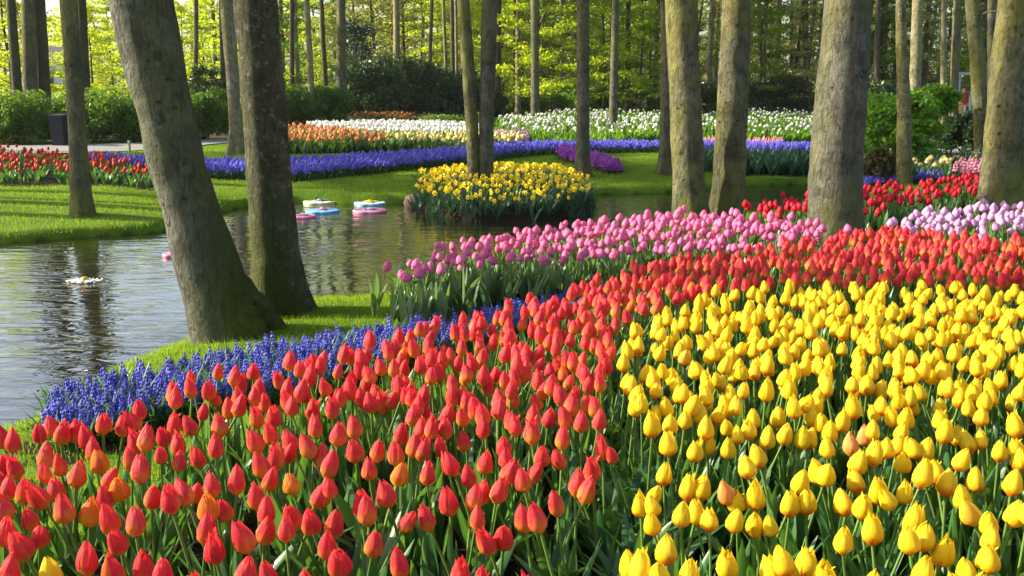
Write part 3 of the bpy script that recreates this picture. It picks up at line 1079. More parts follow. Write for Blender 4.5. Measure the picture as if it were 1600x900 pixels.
grow_tulips('pink_tulip', ph, np.zeros(len(ph), int), pink_protos, {}, 0, 300, pink_label, 42, 'pink tulips along the pond', (0.76, 1.0))
if len(ph) > 300:
    stuff_tulips('tulips', ph[300:], pink_protos, 43, 'farther pink tulips beyond the near pink ones')
N_PINK = len(ph)
lh = np.concatenate([field(B['lilac'], 0.125, 51, 0.43, 0.05, 0.1), [at(1532, 372, 0.42)]])
grow_tulips('lilac_tulip', lh, np.zeros(len(lh), int), lil_protos, {}, 0, 300,
            lambda i, k, h: ('pale lilac tulip in the small bed before the far right trunk', 'lilac tulips by the far right trunk'), 52, '', (0.95, 1.15))
ch = field(B['crimson'], 0.19, 61, 0.30, 0.04, 0.1)


def simple_flowers(name, heads, protos, label, cat, group, seed, sc, part='bloom', limit=300):
    """foliage mesh is the thing, the bloom its part"""
    rs = np.random.RandomState(seed)
    pr = []
    for p in protos:
        o = link(name, p.m_green)
        b = link(part, p.m_full, o)
        b.location = p.head
        pr.append([o, reg(o), False])
    for i in range(min(limit, len(heads))):
        j = rs.randint(len(pr))
        if not pr[j][2]:
            o = pr[j][0]
            pr[j][2] = True
        else:
            o = copy_tree(pr[j][0])
        place(o, protos[j], heads[i], rs.uniform(*sc), rs.uniform(0, 6.28), rs.normal(0, 0.07), rs.normal(0.02, 0.07))
        tag(o, label, cat, group)
    for o, _, used in pr:
        if not used:
            for c in list(o.children):
                bpy.data.objects.remove(c)
            bpy.data.objects.remove(o)


simple_flowers('crimson_tulip', ch, crim_protos, 'crimson tulip in the bed behind the broad right trunk', 'crimson tulip', 'crimson tulips on the right', 62, (1.0, 1.25))
if len(ch) > 300:
    stuff_tulips('tulips', ch[300:], crim_protos, 63, 'farther crimson tulips at the back of the right-hand crimson bed', (1.0, 1.25))

# pale leaves hanging over the near rim of the pink bed
rs = np.random.RandomState(8)
rim = poly([(618, 470), (700, 474), (830, 472), (900, 452), (1000, 432), (1120, 412), (1120, 395), (1000, 408), (900, 425), (800, 440), (640, 440)], 0.0)
P = scatter(rim, 0.13, 77)
g = G()
tuft = [blade(0.33 * rs.uniform(0.8, 1.2), 0.055, k * 1.35, rs.uniform(0.2, 0.55), rs.uniform(0.15, 0.55), 8, droop=0.1) for k in range(5)]
g.add_t(tuft, mats_T(np.c_[P, ground_z(P)], rs.uniform(0, 6.28, len(P)), rs.uniform(0.8, 1.15, len(P))), rnd=rs.rand(len(P)))
kind(g.build('tulip_leaves', [M['leaf_lt']]), 'stuff', 'pale drooping tulip leaves along the near rim of the pink bed', 'leaves')


# ------------------------------------------------------------------ muscari and hyacinths
def octa(c, r, rz):
    V = np.array([[r, 0, 0], [0, r, 0], [-r, 0, 0], [0, -r, 0], [0, 0, rz], [0, 0, -rz]]) + c
    F = np.array([[0, 1, 4], [1, 2, 4], [2, 3, 4], [3, 0, 4], [1, 0, 5], [2, 1, 5], [3, 2, 5], [0, 3, 5]])
    return V, F


def spike(h0, H, Rr, rings, per, br, seed):
    rs = np.random.RandomState(seed)
    out = []
    for k in range(rings):
        t = k / (rings - 1)
        r = Rr * (1 - t) ** 0.6 * (0.75 + 0.25 * min(1, t * 4))
        m = max(1, int(round(per * (1 - 0.7 * t))))
        for j in range(m):
            a = 6.283 * (j + 0.5 * (k % 2)) / m + rs.uniform(-0.2, 0.2)
            V, F = octa((r * math.cos(a), r * math.sin(a), h0 + H * t), br * (1.1 - 0.5 * t), br * 1.2)
            out.append((V, F, 0, {'pt': np.full(6, 0.3 + 0.7 * rs.rand()), 'ps': np.full(6, rs.uniform(0, 0.9))}))
    return out


def thin_blades(n, L, wd, seed, lean=(0.2, 0.7)):
    rs = np.random.RandomState(seed)
    return [blade(L * rs.uniform(0.7, 1.15), wd, rs.uniform(0, 6.28), rs.uniform(*lean), rs.uniform(0.1, 0.5), 4, 0.01) for _ in range(n)]


def md(name, parts, mats):
    g = G()
    for V, F, mt, a in parts:
        g.add(V, F, mt, **a)
    return g.data(name, mats)


MB = [spike(0.085, 0.055 + 0.008 * i, 0.0140, 6, 6, 0.0074, 200 + i) for i in range(4)]
ML = [thin_blades(7, 0.17, 0.009, 210 + i) for i in range(4)]
MS = [[(*tube(np.array([[0, 0, 0], [0.004, 0.002, 0.07], [0, 0, 0.14]]), 0.0028, 4), 0, {})] for i in range(4)]
mh = scatter(B['muscari'], 0.042, 71, 0.65)
mh = mh[np.argsort(mh[:, 1])]
mh = mh[sdf(mh, POND) > 0.05]
X, Y, D = px_of(np.c_[mh, np.full(len(mh), 0.15)])
seen = (X > 60) & (X < 760)
mh = np.concatenate([mh[seen], mh[~seen]])
rs = np.random.RandomState(72)
mz = ground_z(mh)
mpro = []
for i in range(4):
    o = empty('grape_hyacinth')
    link('flower_spike', md('muscari_spike', MB[i], [M['blue']]), o)
    link('stem', md('muscari_stem', MS[i], [M['stem']]), o)
    link('leaf', md('muscari_leaf', ML[i], [M['leaf']]), o)
    mpro.append(reg(o))
for i in range(300):
    o = mpro[i] if i < 4 else copy_tree(mpro[rs.randint(4)])
    o.location = (mh[i][0], mh[i][1], mz[i])
    s = rs.uniform(0.7, 1.3)
    o.scale = (s, s, s)
    o.rotation_euler = (rs.normal(0, 0.2), rs.normal(0, 0.2), rs.uniform(0, 6.28))
    tag(o, 'blue grape hyacinth spike in the near part of the border beside the pond', 'flower', 'blue grape hyacinths by the pond')
g = G()
idx = rs.randint(0, 4, len(mh))
idx[:300] = -1
for i in range(4):
    q = idx == i
    n = q.sum()
    T = mats_T(np.c_[mh[q], mz[q]], rs.uniform(0, 6.28, n), rs.uniform(0.7, 1.3, n), rs.normal(0, 0.2, n), rs.normal(0, 0.2, n))
    g.add_t([(V, F, 0, a) for V, F, _, a in MB[i]] + [(V, F, 1, a) for V, F, _, a in MS[i]] + [(V, F, 2, a) for V, F, _, a in ML[i]], T, rnd=rs.rand(n))
kind(g.build('grape_hyacinths', [M['blue'], M['stem'], M['leaf']]), 'stuff', 'thick drift of blue grape hyacinths farther along the pond border', 'flowers')


def spike_bed(name, bed, sp, seed, mat, label, h=0.10, H=0.10, Rr=0.03, br=0.016, leaf='leaf', sc=(0.85, 1.2), drop=0.0):
    rs = np.random.RandomState(seed)
    P = scatter(bed, sp, seed, 0.45, drop)
    z = ground_z(P)
    pr = [spike(h, H, Rr, 4, 4, br, seed + i) for i in range(3)]
    lv = [thin_blades(4, h * 1.5, 0.02, seed + 9 + i) for i in range(3)]
    g = G()
    idx = rs.randint(0, 3, len(P))
    for i in range(3):
        q = idx == i
        n = q.sum()
        if n:
            T = mats_T(np.c_[P[q], z[q]], rs.uniform(0, 6.28, n), rs.uniform(*sc, n), rs.normal(0, 0.08, n), rs.normal(0, 0.08, n))
            g.add_t([(V, F, 0, a) for V, F, _, a in pr[i]] + [(V, F, 1, a) for V, F, _, a in lv[i]], T, rnd=rs.rand(n))
    return kind(g.build(name, [M[mat], M[leaf]]), 'stuff', label, 'flowers')


spike_bed('hyacinths', B['river'], 0.125, 301, 'violet', 'river of violet blue hyacinths winding across the far lawn', 0.14, 0.09, 0.045, 0.026)
spike_bed('hyacinths', B['azure'], 0.17, 302, 'violet', 'thin blue line of hyacinths behind the two lit trunks', 0.10, 0.13, 0.05, 0.03)
spike_bed('hyacinths', B['purple'], 0.12, 303, 'purple', 'tongue of purple hyacinths beside the slim lawn trunk', 0.08, 0.12, 0.045, 0.025)
spike_bed('grape_hyacinths', B['blue_strip'], 0.09, 304, 'violet', 'blue strip of grape hyacinths behind the crimson tulips', 0.06, 0.08, 0.03, 0.018)
spike_bed('hyacinths', B['mauve'], 0.17, 305, 'mauve', 'patch of mauve flowers at the end of the white row', 0.22, 0.14, 0.05, 0.03)
spike_bed('hyacinths', B['rose_far'], 0.2, 306, 'rose', 'far low patch of pink flowers behind the lit trunks', 0.12, 0.14, 0.05, 0.03)
spike_bed('hyacinths', B['rose'], 0.15, 307, 'rose', 'pink hyacinths behind the crimson tulips at right', 0.16, 0.14, 0.045, 0.026)


# ------------------------------------------------------------------ far tulip beds
def far_bed(name, bed, sp, seed, mat, label, group, single, hz, h, Rr=0.036, H=0.085, leaf='leaf', leafL=0.26, leafW=0.06, sc=(0.9, 1.2), drop=0.0, zj=0.05):
    pr = [Proto(name, mat, leaf, seed + i, Rr, H, h, 0.15, 3, leafL, leafW, True, False) for i in range(3)]
    P = field(bed, sp, seed, hz, zj, drop)
    if single:
        if len(P) > 300:
            stuff_tulips(name + 's', P[300:], pr, seed, 'back rows: ' + label.replace('tulip', 'tulips', 1).replace('one ', ''), sc)
        simple_flowers(name, P[:300], pr, label, name.replace('_', ' '), group, seed, sc)
    else:
        stuff_tulips(name + 's', P, pr, seed, label, sc)
    return len(P)


cnt = {}
cnt['scarlet'] = far_bed('scarlet_tulip', B['scarlet'], 0.21, 401, 'scarlet', 'scarlet tulip in the far bed behind the left lawn', 'scarlet tulips behind the left lawn', True, 0.31, 0.27, drop=0.3)
cnt['orange'] = far_bed('orange_tulip', B['orange'], 0.27, 411, 'orange', 'orange tulip in the far bed right of the twin trunks', 'orange tulips in the far bed', True, 0.37, 0.30, 0.05, 0.10, sc=(1.0, 1.35))
cnt['white'] = far_bed('tulip', B['white'], 0.19, 421, 'white', 'dense white row of tulips behind the orange ones', '', False, 0.40, 0.33, 0.055, 0.09, sc=(1.0, 1.35))
cnt['cream_row'] = far_bed('tulip', B['cream_row'], 0.24, 431, 'cream', 'row of pale yellow tulips in front of the white ones', '', False, 0.36, 0.29, 0.05, 0.09, sc=(1.0, 1.3))
cnt['cream'] = far_bed('tulip', B['cream'], 0.24, 441, 'cream', 'row of cream flowers in front of the green shrub at right', '', False, 0.34, 0.28, 0.045, 0.07)
cnt['pale'] = far_bed('tulip', B['pale'], 0.30, 451, 'white', 'drift of white flowers among green leaves under the far trees', '', False, 0.50, 0.42, 0.05, 0.08, 'mid', 0.50, 0.09, (0.7, 1.5), 0.58, 0.13)
cnt['pale_right'] = far_bed('tulip', B['pale_right'], 0.31, 461, 'white', 'drift of white flowers seen between the right-hand trunks', '', False, 0.50, 0.42, 0.045, 0.075, 'mid', 0.50, 0.09, (0.7, 1.4), 0.64, 0.13)


def _later():
    leaf_bed('flower_leaves', B['pale'], 0.27, 475, 'fresh', 0.44, 0.10, 'green leaves growing among the drift of white flowers')
    leaf_bed('flower_leaves', B['pale_right'], 0.27, 476, 'fresh', 0.44, 0.10, 'green leaves among the white flowers between the right trunks')


def leaf_bed(name, bed, sp, seed, leaf, L, wd, label, n=5):
    rs = np.random.RandomState(seed)
    P = scatter(bed, sp, seed, 0.45)
    g = G()
    tf = [blade(L * rs.uniform(0.75, 1.15), wd, rs.uniform(0, 6.28), rs.uniform(0.1, 0.4), rs.uniform(0.05, 0.4), 5) for k in range(n)]
    g.add_t(tf, mats_T(np.c_[P, ground_z(P)], rs.uniform(0, 6.28, len(P)), rs.uniform(0.8, 1.2, len(P))), rnd=rs.rand(len(P)))
    return kind(g.build(name, [M[leaf]]), 'stuff', label, 'leaves')


leaf_bed('tulip_leaves', B['green_row'], 0.16, 471, 'leaf_blue', 0.40, 0.07, 'bluish green tulip leaves without flowers beyond the channel')
_later()
fr = poly([(440, 236), (600, 238), (760, 230), (830, 222), (825, 216), (700, 220), (600, 222), (446, 222)], 0.0)
leaf_bed('tulip_leaves', fr, 0.20, 472, 'leaf', 0.42, 0.08, 'dark green leaf edge below the orange and cream tulips')
fr2 = poly([(1425, 278), (1520, 268), (1540, 250), (1430, 262)], 0.0)
leaf_bed('daffodil_leaves', fr2, 0.18, 473, 'leaf_blue', 0.42, 0.05, 'blue green leaves below the cream flowers at right')


# ------------------------------------------------------------------ daffodils on the island
def daffodil(seed):
    rs = np.random.RandomState(seed)
    h = 0.33
    hd_ = np.array([rs.uniform(-0.02, 0.02), -0.02, h])
    fl = []
    for k in range(6):
        a = k * 1.047
        t = np.array([[0.008, -0.012, 0], [0.026, -0.021, 0.004], [0.026, 0.021, 0.004], [0.052, 0, -0.004]])
        V = np.c_[t[:, 0] * math.cos(a) - t[:, 1] * math.sin(a), -t[:, 2] * 1.0, t[:, 0] * math.sin(a) + t[:, 1] * math.cos(a)]
        fl.append((V, np.array([[0, 1, 3, 2]]), 0, {'pt': np.array([0, .5, .5, 1.]), 'ps': np.zeros(4)}))
    V, F = lathe([(0.011, 0), (0.016, 0.02), (0.021, 0.036)], 7)
    V = np.c_[V[:, 0], -V[:, 2], V[:, 1]]
    fl.append((V, F, 1, {'pt': np.full(len(V), 0.6), 'ps': np.zeros(len(V))}))
    tl = np.array(Euler((rs.uniform(-0.3, 0.25), 0, rs.uniform(-0.2, 0.2))).to_matrix())
    fl = [(V @ tl.T, F, m, a) for V, F, m, a in fl]
    gr = [(*tube(np.array([[0, 0, 0], [0, 0, h * 0.6], hd_]), 0.004, 4), 0, {})]
    gr += [(V, F, 1, a) for V, F, _, a in thin_blades(6, 0.33, 0.020, seed + 3, (0.05, 0.3))]
    return hd_, fl, gr


DP = [daffodil(500 + i) for i in range(4)]
dh = scatter(ISL, 0.135, 81, 0.44)
dh = dh[sdf(dh, ISL) < 0.0]
dz = ground_z(dh)
rs = np.random.RandomState(82)
order = np.argsort(dh[:, 1])
dh, dz = dh[order], dz[order]
dpro = []
for i in range(4):
    o = link('daffodil', md('daffodil_foliage', DP[i][2], [M['stem'], M['leaf_blue']]))
    b = link('flower', md('daffodil_flower', DP[i][1], [M['daff'], M['daff_cup']]), o)
    b.location = DP[i][0]
    dpro.append(reg(o))
for i in range(min(300, len(dh))):
    o = dpro[i] if i < 4 else copy_tree(dpro[rs.randint(4)])
    o.location = (dh[i][0], dh[i][1], dz[i])
    s = rs.uniform(0.68, 1.0)
    o.scale = (s, s, s)
    o.rotation_euler = (rs.normal(0.05, 0.09), rs.normal(0, 0.1), rs.normal(-0.4, 0.9))
    tag(o, 'yellow daffodil growing in the clump round the twin stemmed tree', 'daffodil', 'daffodils on the islet')
cnt['daff'] = len(dh)
if len(dh) > 300:
    g = G()
    P_, z_ = dh[300:], dz[300:]
    T = mats_T(np.c_[P_, z_], rs.normal(-0.4, 0.9, len(P_)), rs.uniform(0.85, 1.25, len(P_)), rs.normal(0, 0.09, len(P_)), rs.normal(0, 0.1, len(P_)))
    d0 = DP[0]
    g.add_t([(V + d0[0], F, m, a) for V, F, m, a in d0[1]] + [(V, F, m + 2, a) for V, F, m, a in d0[2]], T, rnd=rs.rand(len(P_)))
    kind(g.build('daffodils', [M['daff'], M['daff_cup'], M['stem'], M['leaf_blue']]), 'stuff', 'yellow daffodils at the back of the islet clump', 'flowers')

leaf_bed('daffodil_leaves', grow(ISL, 0.10), 0.16, 474, 'leaf_blue', 0.36, 0.028, 'dark narrow daffodil leaves reaching down to the water round the islet', 6)

# ------------------------------------------------------------------ grass
rs = np.random.RandomState(91)


def grass_pts(x0, x1, y0, y1, dens):
    n = int((x1 - x0) * (y1 - y0) * dens)
    P = np.c_[rs.uniform(x0, x1, n), rs.uniform(y0, y1, n)]
    ok = np.abs(P[:, 0]) < P[:, 1] * 0.56 + 0.6
    P = P[ok]
    ok = (sdf(P, POND) > 0.0)
    P = P[ok]
    ok = np.ones(len(P), bool)
    for k_ in B:
        ok &= ~inside(P, B[k_])
    P = P[ok]
    return P


GN = grass_pts(-4, 6, 1.6, 12, 2600)
GN = GN[(sdf(GN, B['red']) > 0.0) & (sdf(GN, B['yellow']) > 0.35)]
GF = grass_pts(-11, 11, 11.5, 27, 560)
GF = GF[~((GF[:, 0] < 5.5) & (GF[:, 1] < 12.0) & (GF[:, 0] > -3))]
g = G()
for P, hh, ww in ((GN, 0.040, 0.004), (GF, 0.045, 0.008)):
    n = len(P)
    z = ground_z(P)
    a = rs.uniform(0, 6.28, n)
    h_ = hh * rs.uniform(0.6, 1.3, n)
    ln = rs.uniform(0.0, 0.7, n) * h_
    la = rs.uniform(0, 6.28, n)
    b = np.c_[P, z - 0.004]
    dx = np.c_[np.cos(a), np.sin(a), np.zeros(n)] * ww / 2
    tip = b + np.c_[np.cos(la) * ln, np.sin(la) * ln, h_]
    V = np.stack([b - dx, b + dx, tip], 1).reshape(-1, 3)
    g.add(V, np.arange(n * 3).reshape(n, 3), 0, rnd=np.repeat(rs.rand(n), 3))
kind(g.build('grass', [M['grass']]), 'stuff', 'short green lawn grass round the pond and under the trees', 'grass')
print('COUNTS', N_RED, N_YEL, N_PINK, len(lh), len(ch), len(mh), cnt, len(GN), len(GF))


# ------------------------------------------------------------------ leaves, shrubs, trees
def leaf_quads(C, size, rs, wd=0.5, flat=0.5, droop=0.0):
    n = len(C)
    nrm = rs.normal(0, 1, (n, 3))
    nrm[:, 2] = nrm[:, 2] * (1 - flat) + flat * 1.6
    nrm /= np.linalg.norm(nrm, axis=1)[:, None]
    d = rs.normal(0, 1, (n, 3))
    d[:, 2] -= droop
    d -= (d * nrm).sum(1)[:, None] * nrm
    d /= np.linalg.norm(d, axis=1)[:, None] + 1e-9
    s = np.cross(nrm, d)
    L = size[:, None] * 0.5
    fold = nrm * L * 0.18
    V = np.stack([C - d * L, C + s * L * wd + fold, C + d * L, C - s * L * wd + fold], 1).reshape(-1, 3)
    return V, np.arange(n * 4).reshape(n, 4), np.repeat(rs.rand(n), 4)


def clumps(cs, rad, n, rs, flat=0.6):
    """n points in ellipsoid clumps round the centres cs"""
    k = rs.randint(0, len(cs), n)
    d = rs.normal(0, 1, (n, 3))
    d /= np.linalg.norm(d, axis=1)[:, None]
    r = rs.rand(n) ** 0.45
    q = d * (r * rad[k])[:, None]
    q[:, 2] *= flat
    return cs[k] + q


def shrub(name, x, top, base, wpx, mat, label, n, ls, seed, group=None, depth=0.8, flat=0.45, lumps=20, wd=0.5, stem_z=0.0, Y=None, stem_mat='bark_dk'):
    rs = np.random.RandomState(seed)
    p = at(x, base, 0.0) if Y is None else at_y(x, base, Y)
    z0 = gz(p[0], p[1])
    sl = p[1] / F_PX
    W = wpx * sl * 1.03
    Hh = at_y(x, top, p[1])[2] - z0
    o = empty(name, (p[0], p[1], z0))
    # lumpy dome made of leaf clumps
    u = rs.rand(lumps * 3)
    th = rs.uniform(0, 6.283, lumps * 3)
    rr = np.sqrt(rs.rand(lumps * 3)) * 0.43
    zz = np.clip(np.clip(1 - (rr / 0.46) ** 4, 0.05, 1) ** 0.5 * (0.12 + 0.85 * u ** 0.7), 0.08, 0.92)
    cs = np.c_[rr * np.cos(th) * W, rr * np.sin(th) * W * depth, stem_z + zz * (Hh - stem_z)]
    rad = rs.uniform(0.13, 0.24, lumps * 3) * max(W * 0.9, Hh * 0.6) * 0.8
    C = clumps(cs, rad, int(n * 1.7), rs, 0.75)
    C = C[(C[:, 2] > 0.03) & (C[:, 2] < Hh * 1.06)]
    V, F, r = leaf_quads(C, ls * rs.uniform(0.6, 1.3, len(C)), rs, wd, flat, 0.3)
    g = G()
    g.add(V, F, 0, rnd=r)
    g.build('foliage', [M[mat]], o)
    g = G()
    for k in range(7):
        e = cs[rs.randint(len(cs))]
        m = np.array([e[0] * 0.35, e[1] * 0.35, e[2] * 0.55])
        g.add(*tube(np.array([[rs.uniform(-.08, .08), rs.uniform(-.08, .08), -0.05], m, e]), np.array([0.03, 0.02, 0.008]) * min(1.5, max(0.5, Hh / 1.6)), 5))
    g.build('stems', [M[stem_mat]], o)
    tag(o, label, 'shrub', group)
    if not group and 'group' in o:
        del o['group']
    return o


def resample(P, r, step):
    P, r = np.asarray(P, float), np.asarray(r, float)
    # smooth (Catmull-like) interpolation through the given points
    d = np.r_[0, np.cumsum(np.linalg.norm(np.diff(P, axis=0), axis=1))]
    s = np.arange(0, d[-1] + step, step)
    s = np.clip(s, 0, d[-1])
    out = np.stack([np.interp(s, d, P[:, k]) for k in range(3)], 1)
    rr = np.interp(s, d, r)
    for _ in range(3):
        q = out.copy()
        q[1:-1] = (out[:-2] + out[1:-1] * 2 + out[2:]) / 4
        out = q
    return out, rr, s


def trunk_mesh(P, r, step, n, seed, flare=0.5, flare_h=0.25, amp=0.05, lobes=5, moss_h=0.5, moss_dir=None, moss_all=0.0, extra=()):
    pts, rr, s = resample(P, r, step)
    V, F = tube(pts, 1.0, n)
    m = len(pts)
    th = np.tile(np.linspace(0, 2 * math.pi, n, endpoint=False), m)
    ctr = np.repeat(pts, n, 0)
    dirs = V - ctr
    R0 = np.repeat(rr, n)
    zb = np.repeat(pts[:, 2] - pts[0, 2], n)
    base = ctr + dirs * R0[:, None]
    off = np.array([seed * 3.7, seed * 1.3, 0])
    nz = vnoise(base + off, 1.6 / max(rr[0], 0.08) * 0.5, seed) * 1.0 + 0.45 * vnoise(base + off, 4.0 / max(rr[0], 0.08) * 0.5, seed + 1)
    fine = 0.25 * vnoise((base + off) * np.array([1, 1, 0.6]), 34, seed + 2)
    fl = flare * np.exp(-np.clip(zb, 0, None) / flare_h) * (1 + 0.55 * np.cos(lobes * th + seed) + 0.3 * np.cos((lobes - 2) * th + 2 * seed))
    k = 1 + amp * nz + (amp * fine * 0.5 if n > 14 else 0) + np.clip(fl, -0.1, 3)
    V = ctr + dirs * (R0 * k)[:, None]
    moss = np.exp(-np.clip(zb, 0, None) / moss_h)
    if moss_dir is not None:
        dd = dirs @ np.array(moss_dir)
        moss = np.clip(moss * (0.5 + 1.1 * dd), 0, 1)
    moss = np.clip(moss + moss_all, 0, 1)
    g = G()
    g.add(V, F, 0, moss=moss)
    for e in extra:
        big = max(e[1]) > 0.08
        V2, F2 = tube(*resample(np.array(e[0]), np.array(e[1]), 0.05 if big else 0.2)[:2], 20 if big else 6)
        if big:
            V2 = V2 + 0.02 * vnoise(V2 + seed, 9, seed)[:, None]
        g.add(V2, F2, 0, moss=1.0 if big else 0.0)
    return g, pts, rr


def crown_t(seed, n, ls, spread=3.4, hgt=8.0, mat='beech', twig='bark_dk', low=-0.5, flat=0.55):
    rs = np.random.RandomState(seed)
    g = G()
    cs, rad = [], []
    for k in range(11):
        a = k * 2.4 + rs.uniform(-0.4, 0.4)
        e = np.array([math.cos(a) * spread * rs.uniform(0.5, 1), math.sin(a) * spread * rs.uniform(0.5, 1), low + hgt * (k / 10) * rs.uniform(0.85, 1.1) + 0.8])
        b0 = np.array([0, 0, max(low, low + hgt * k / 13 - 0.4)])
        mid = b0 * 0.5 + e * 0.5 + np.array([0, 0, -0.25])
        V, F = tube(np.array([b0, mid, e]), np.array([0.06, 0.035, 0.012]), 5)
        g.add(V, F, 1)
        for t in (0.45, 0.7, 0.9, 1.0):
            c = b0 * (1 - t) + e * t + rs.normal(0, 0.35, 3)
            cs.append(c)
            rad.append(rs.uniform(0.45, 0.95))
    C = clumps(np.array(cs), np.array(rad), n, rs, flat)
    V, F, r = leaf_quads(C, ls * rs.uniform(0.6, 1.3, n), rs, 0.55, 0.5, 0.2)
    g.add(V, F, 0, rnd=r)
    return g.data('crown', [M[mat], M[twig]])


CROWN = {'big': [crown_t(600 + i, 1300, 0.20, 3.3, 7.5, 'beech') for i in range(3)],
         'thin': [crown_t(610 + i, 800, 0.20, 2.0, 7.0, 'beech2') for i in range(3)]}


CROWN['full'] = [crown_t(620 + i, 2300, 0.32, 3.8, 13.0, ('beech2', 'olive', 'beech')[i], low=-2.0) for i in range(3)]


def tree(label, pts, mat, base_y=None, Y=None, top=11.0, step=0.16, n=28, seed=1, crown='big', group=None, extra_px=(), flare=0.45, name='tree', taper=0.75, **kw):
    """pts: (x, y, width) of the trunk in the photo from foot to frame top, all at the depth of the foot"""
    x0, y0, _ = pts[0]
    if Y is None:
        Y = atg(x0, y0)[1]
    W = [at_y(x, y, Y) for x, y, _ in pts]
    dep = [Y * CT - (q[2] - CAM_H) * ST for q in W]
    rad = [w_ / 2 * d / F_PX for (_, _, w_), d in zip(pts, dep)]
    z0 = gz(W[0][0], W[0][1])
    W[0][2] = z0 - 0.08
    # the trunk goes on above the frame, straightening
    d = (W[-1] - W[-2])
    d /= np.linalg.norm(d)
    q, rr = W[-1].copy(), rad[-1]
    while q[2] < top:
        d = d * 0.8 + np.array([0, 0, 0.2])
        d /= np.linalg.norm(d)
        q = q + d * 1.5
        rr *= 0.94
        W.append(q.copy())
        rad.append(rr)
    for k in range(4):
        q = q + np.array([0, 0, 1.6])
        rr *= 0.62
        W.append(q.copy())
        rad.append(rr)
    o = empty(name, (W[0][0], W[0][1], z0))
    L = np.array(o.location)
    ex = []
    for e in extra_px:
        ex.append(([at_y(x, y, Y + dy) - L for x, y, dy in e[0]], [r_ for r_ in e[1]]))
    g, P, R_ = trunk_mesh(np.array(W) - L, rad, step, n, seed, flare=flare, extra=ex, **kw)
    g.build('trunk', [M[mat]], o)
    if crown:
        c = link('crown', CROWN[crown][seed % 3], o)
        c.location = np.array(W[-4]) - L - np.array([0, 0, 2.0])
        c.rotation_euler = (0, 0, seed * 1.7)
    tag(o, label, 'tree', group)
    if not group and 'group' in o:
        del o['group']
    return o


# --- the two big trees at the near bank
tree('big grey trunk leaning left over the pond, rooted in the lawn strip', [(368, 530, 104), (352, 500, 100), (326, 420, 94), (302, 340, 88), (280, 270, 85), (252, 150, 88), (221, 0, 97)],
     'bark_lean', Y=6.15, step=0.05, n=72, seed=3, flare=0.30, flare_h=0.22, amp=0.06, lobes=4, moss_h=1.2, moss_dir=(0.95, -0.2, 0), top=9,
     extra_px=[([(338, 400, 0.04), (368, 452, 0.05), (402, 492, 0.08), (440, 524, 0.10), (470, 548, 0.1)], [0.02, 0.10, 0.115, 0.085, 0.02]), ([(350, 450, -0.05), (385, 500, -0.12), (425, 540, -0.2)], [0.05, 0.10, 0.02])])
tree('upright dark rough trunk right beside the leaning one by the pond', [(440, 497, 80), (437, 470, 78), (430, 400, 73), (424, 330, 71), (419, 250, 70), (409, 120, 67), (399, 0, 66)],
     'bark_rough', Y=6.75, step=0.05, n=64, seed=5, flare=0.45, flare_h=0.22, amp=0.075, lobes=5, moss_h=1.0, moss_dir=(-0.1, -0.8, 0), top=10)
# --- trunks on the right
tree('broad grey trunk with a sunlit left edge rising behind the red tulips', [(1308, 380, 80), (1305, 300, 82), (1310, 200, 81), (1318, 100, 77), (1325, 0, 73)],
     'bark', step=0.06, n=56, seed=7, flare=0.30, flare_h=0.18, amp=0.05, moss_h=0.25, top=11)
tree('stout lit trunk leaning slightly left behind the pink tulips, left of its pair', [(1080, 347, 56), (1076, 300, 50), (1071, 150, 49), (1063, 0, 49)],
     'bark_gn', Y=11.3, step=0.07, n=44, seed=9, flare=0.25, amp=0.055, moss_h=0.25, top=11,
     extra_px=[([(1086, 75, 0), (1090, 55, -0.1), (1097, 20, -0.1), (1102, -30, -0.1)], [0.02, 0.016, 0.012, 0.008])])
tree('pale greenish trunk leaning right behind the pink tulips, right of its pair', [(1136, 338, 52), (1138, 300, 50), (1145, 150, 47), (1152, 0, 45)],
     'bark_gn', Y=11.6, step=0.07, n=44, seed=11, flare=0.25, amp=0.06, moss_h=0.25, top=11)
tree('thick trunk at the far right above the lilac tulips', [(1563, 335, 68), (1565, 300, 64), (1577, 150, 63), (1592, 0, 60)],
     'bark_gn', step=0.07, n=48, seed=13, flare=0.25, amp=0.05, moss_h=0.25, top=11)
# --- lawn trees
tree('slim trunk alone on the sunny left lawn by the water', [(131, 336, 34), (127, 310, 31), (122, 230, 27), (116, 120, 26), (107, 0, 26)],
     'bark_gn', step=0.1, n=32, seed=15, flare=0.25, amp=0.035, moss_h=0.2, top=10)
tree('slim trunk on the far lawn beside the purple hyacinths', [(911, 275, 24), (911, 250, 21), (911, 120, 20), (911, 0, 20)],
     'bark', step=0.14, n=26, seed=17, flare=0.55, amp=0.03, moss_h=0.25, top=11)
tree('slim trunk with a flared foot on the far lawn behind the stout lit pair', [(1040, 273, 24), (1042, 230, 22), (1043, 100, 21), (1043, 0, 21)],
     'bark', step=0.14, n=26, seed=19, flare=0.6, amp=0.03, moss_h=0.25, top=11)
tree('slim trunk standing before the white flowers in mid garden', [(958, 218, 15), (958, 180, 13), (960, 90, 12), (962, 0, 11)],
     'bark', step=0.2, n=18, seed=21, flare=0.5, amp=0.03, top=11)
tree('slim half lit trunk rising behind the mauve flowers', [(836, 200, 14), (836, 150, 13), (836, 70, 13), (836, 0, 14)],
     'bark', step=0.2, n=18, seed=23, flare=0.4, amp=0.03, top=11, extra_px=[([(842, 45, 0), (848, 25, -.3), (858, 8, -.5)], [0.05, 0.04, 0.02])])
tree('trunk with spread roots on the grass behind the upright dark trunk', [(369, 241, 22), (368, 200, 18), (362, 100, 20), (354, 0, 22)],
     'bark_lt', step=0.14, n=26, seed=25, flare=0.7, flare_h=0.4, amp=0.05, moss_h=0.3, top=11)
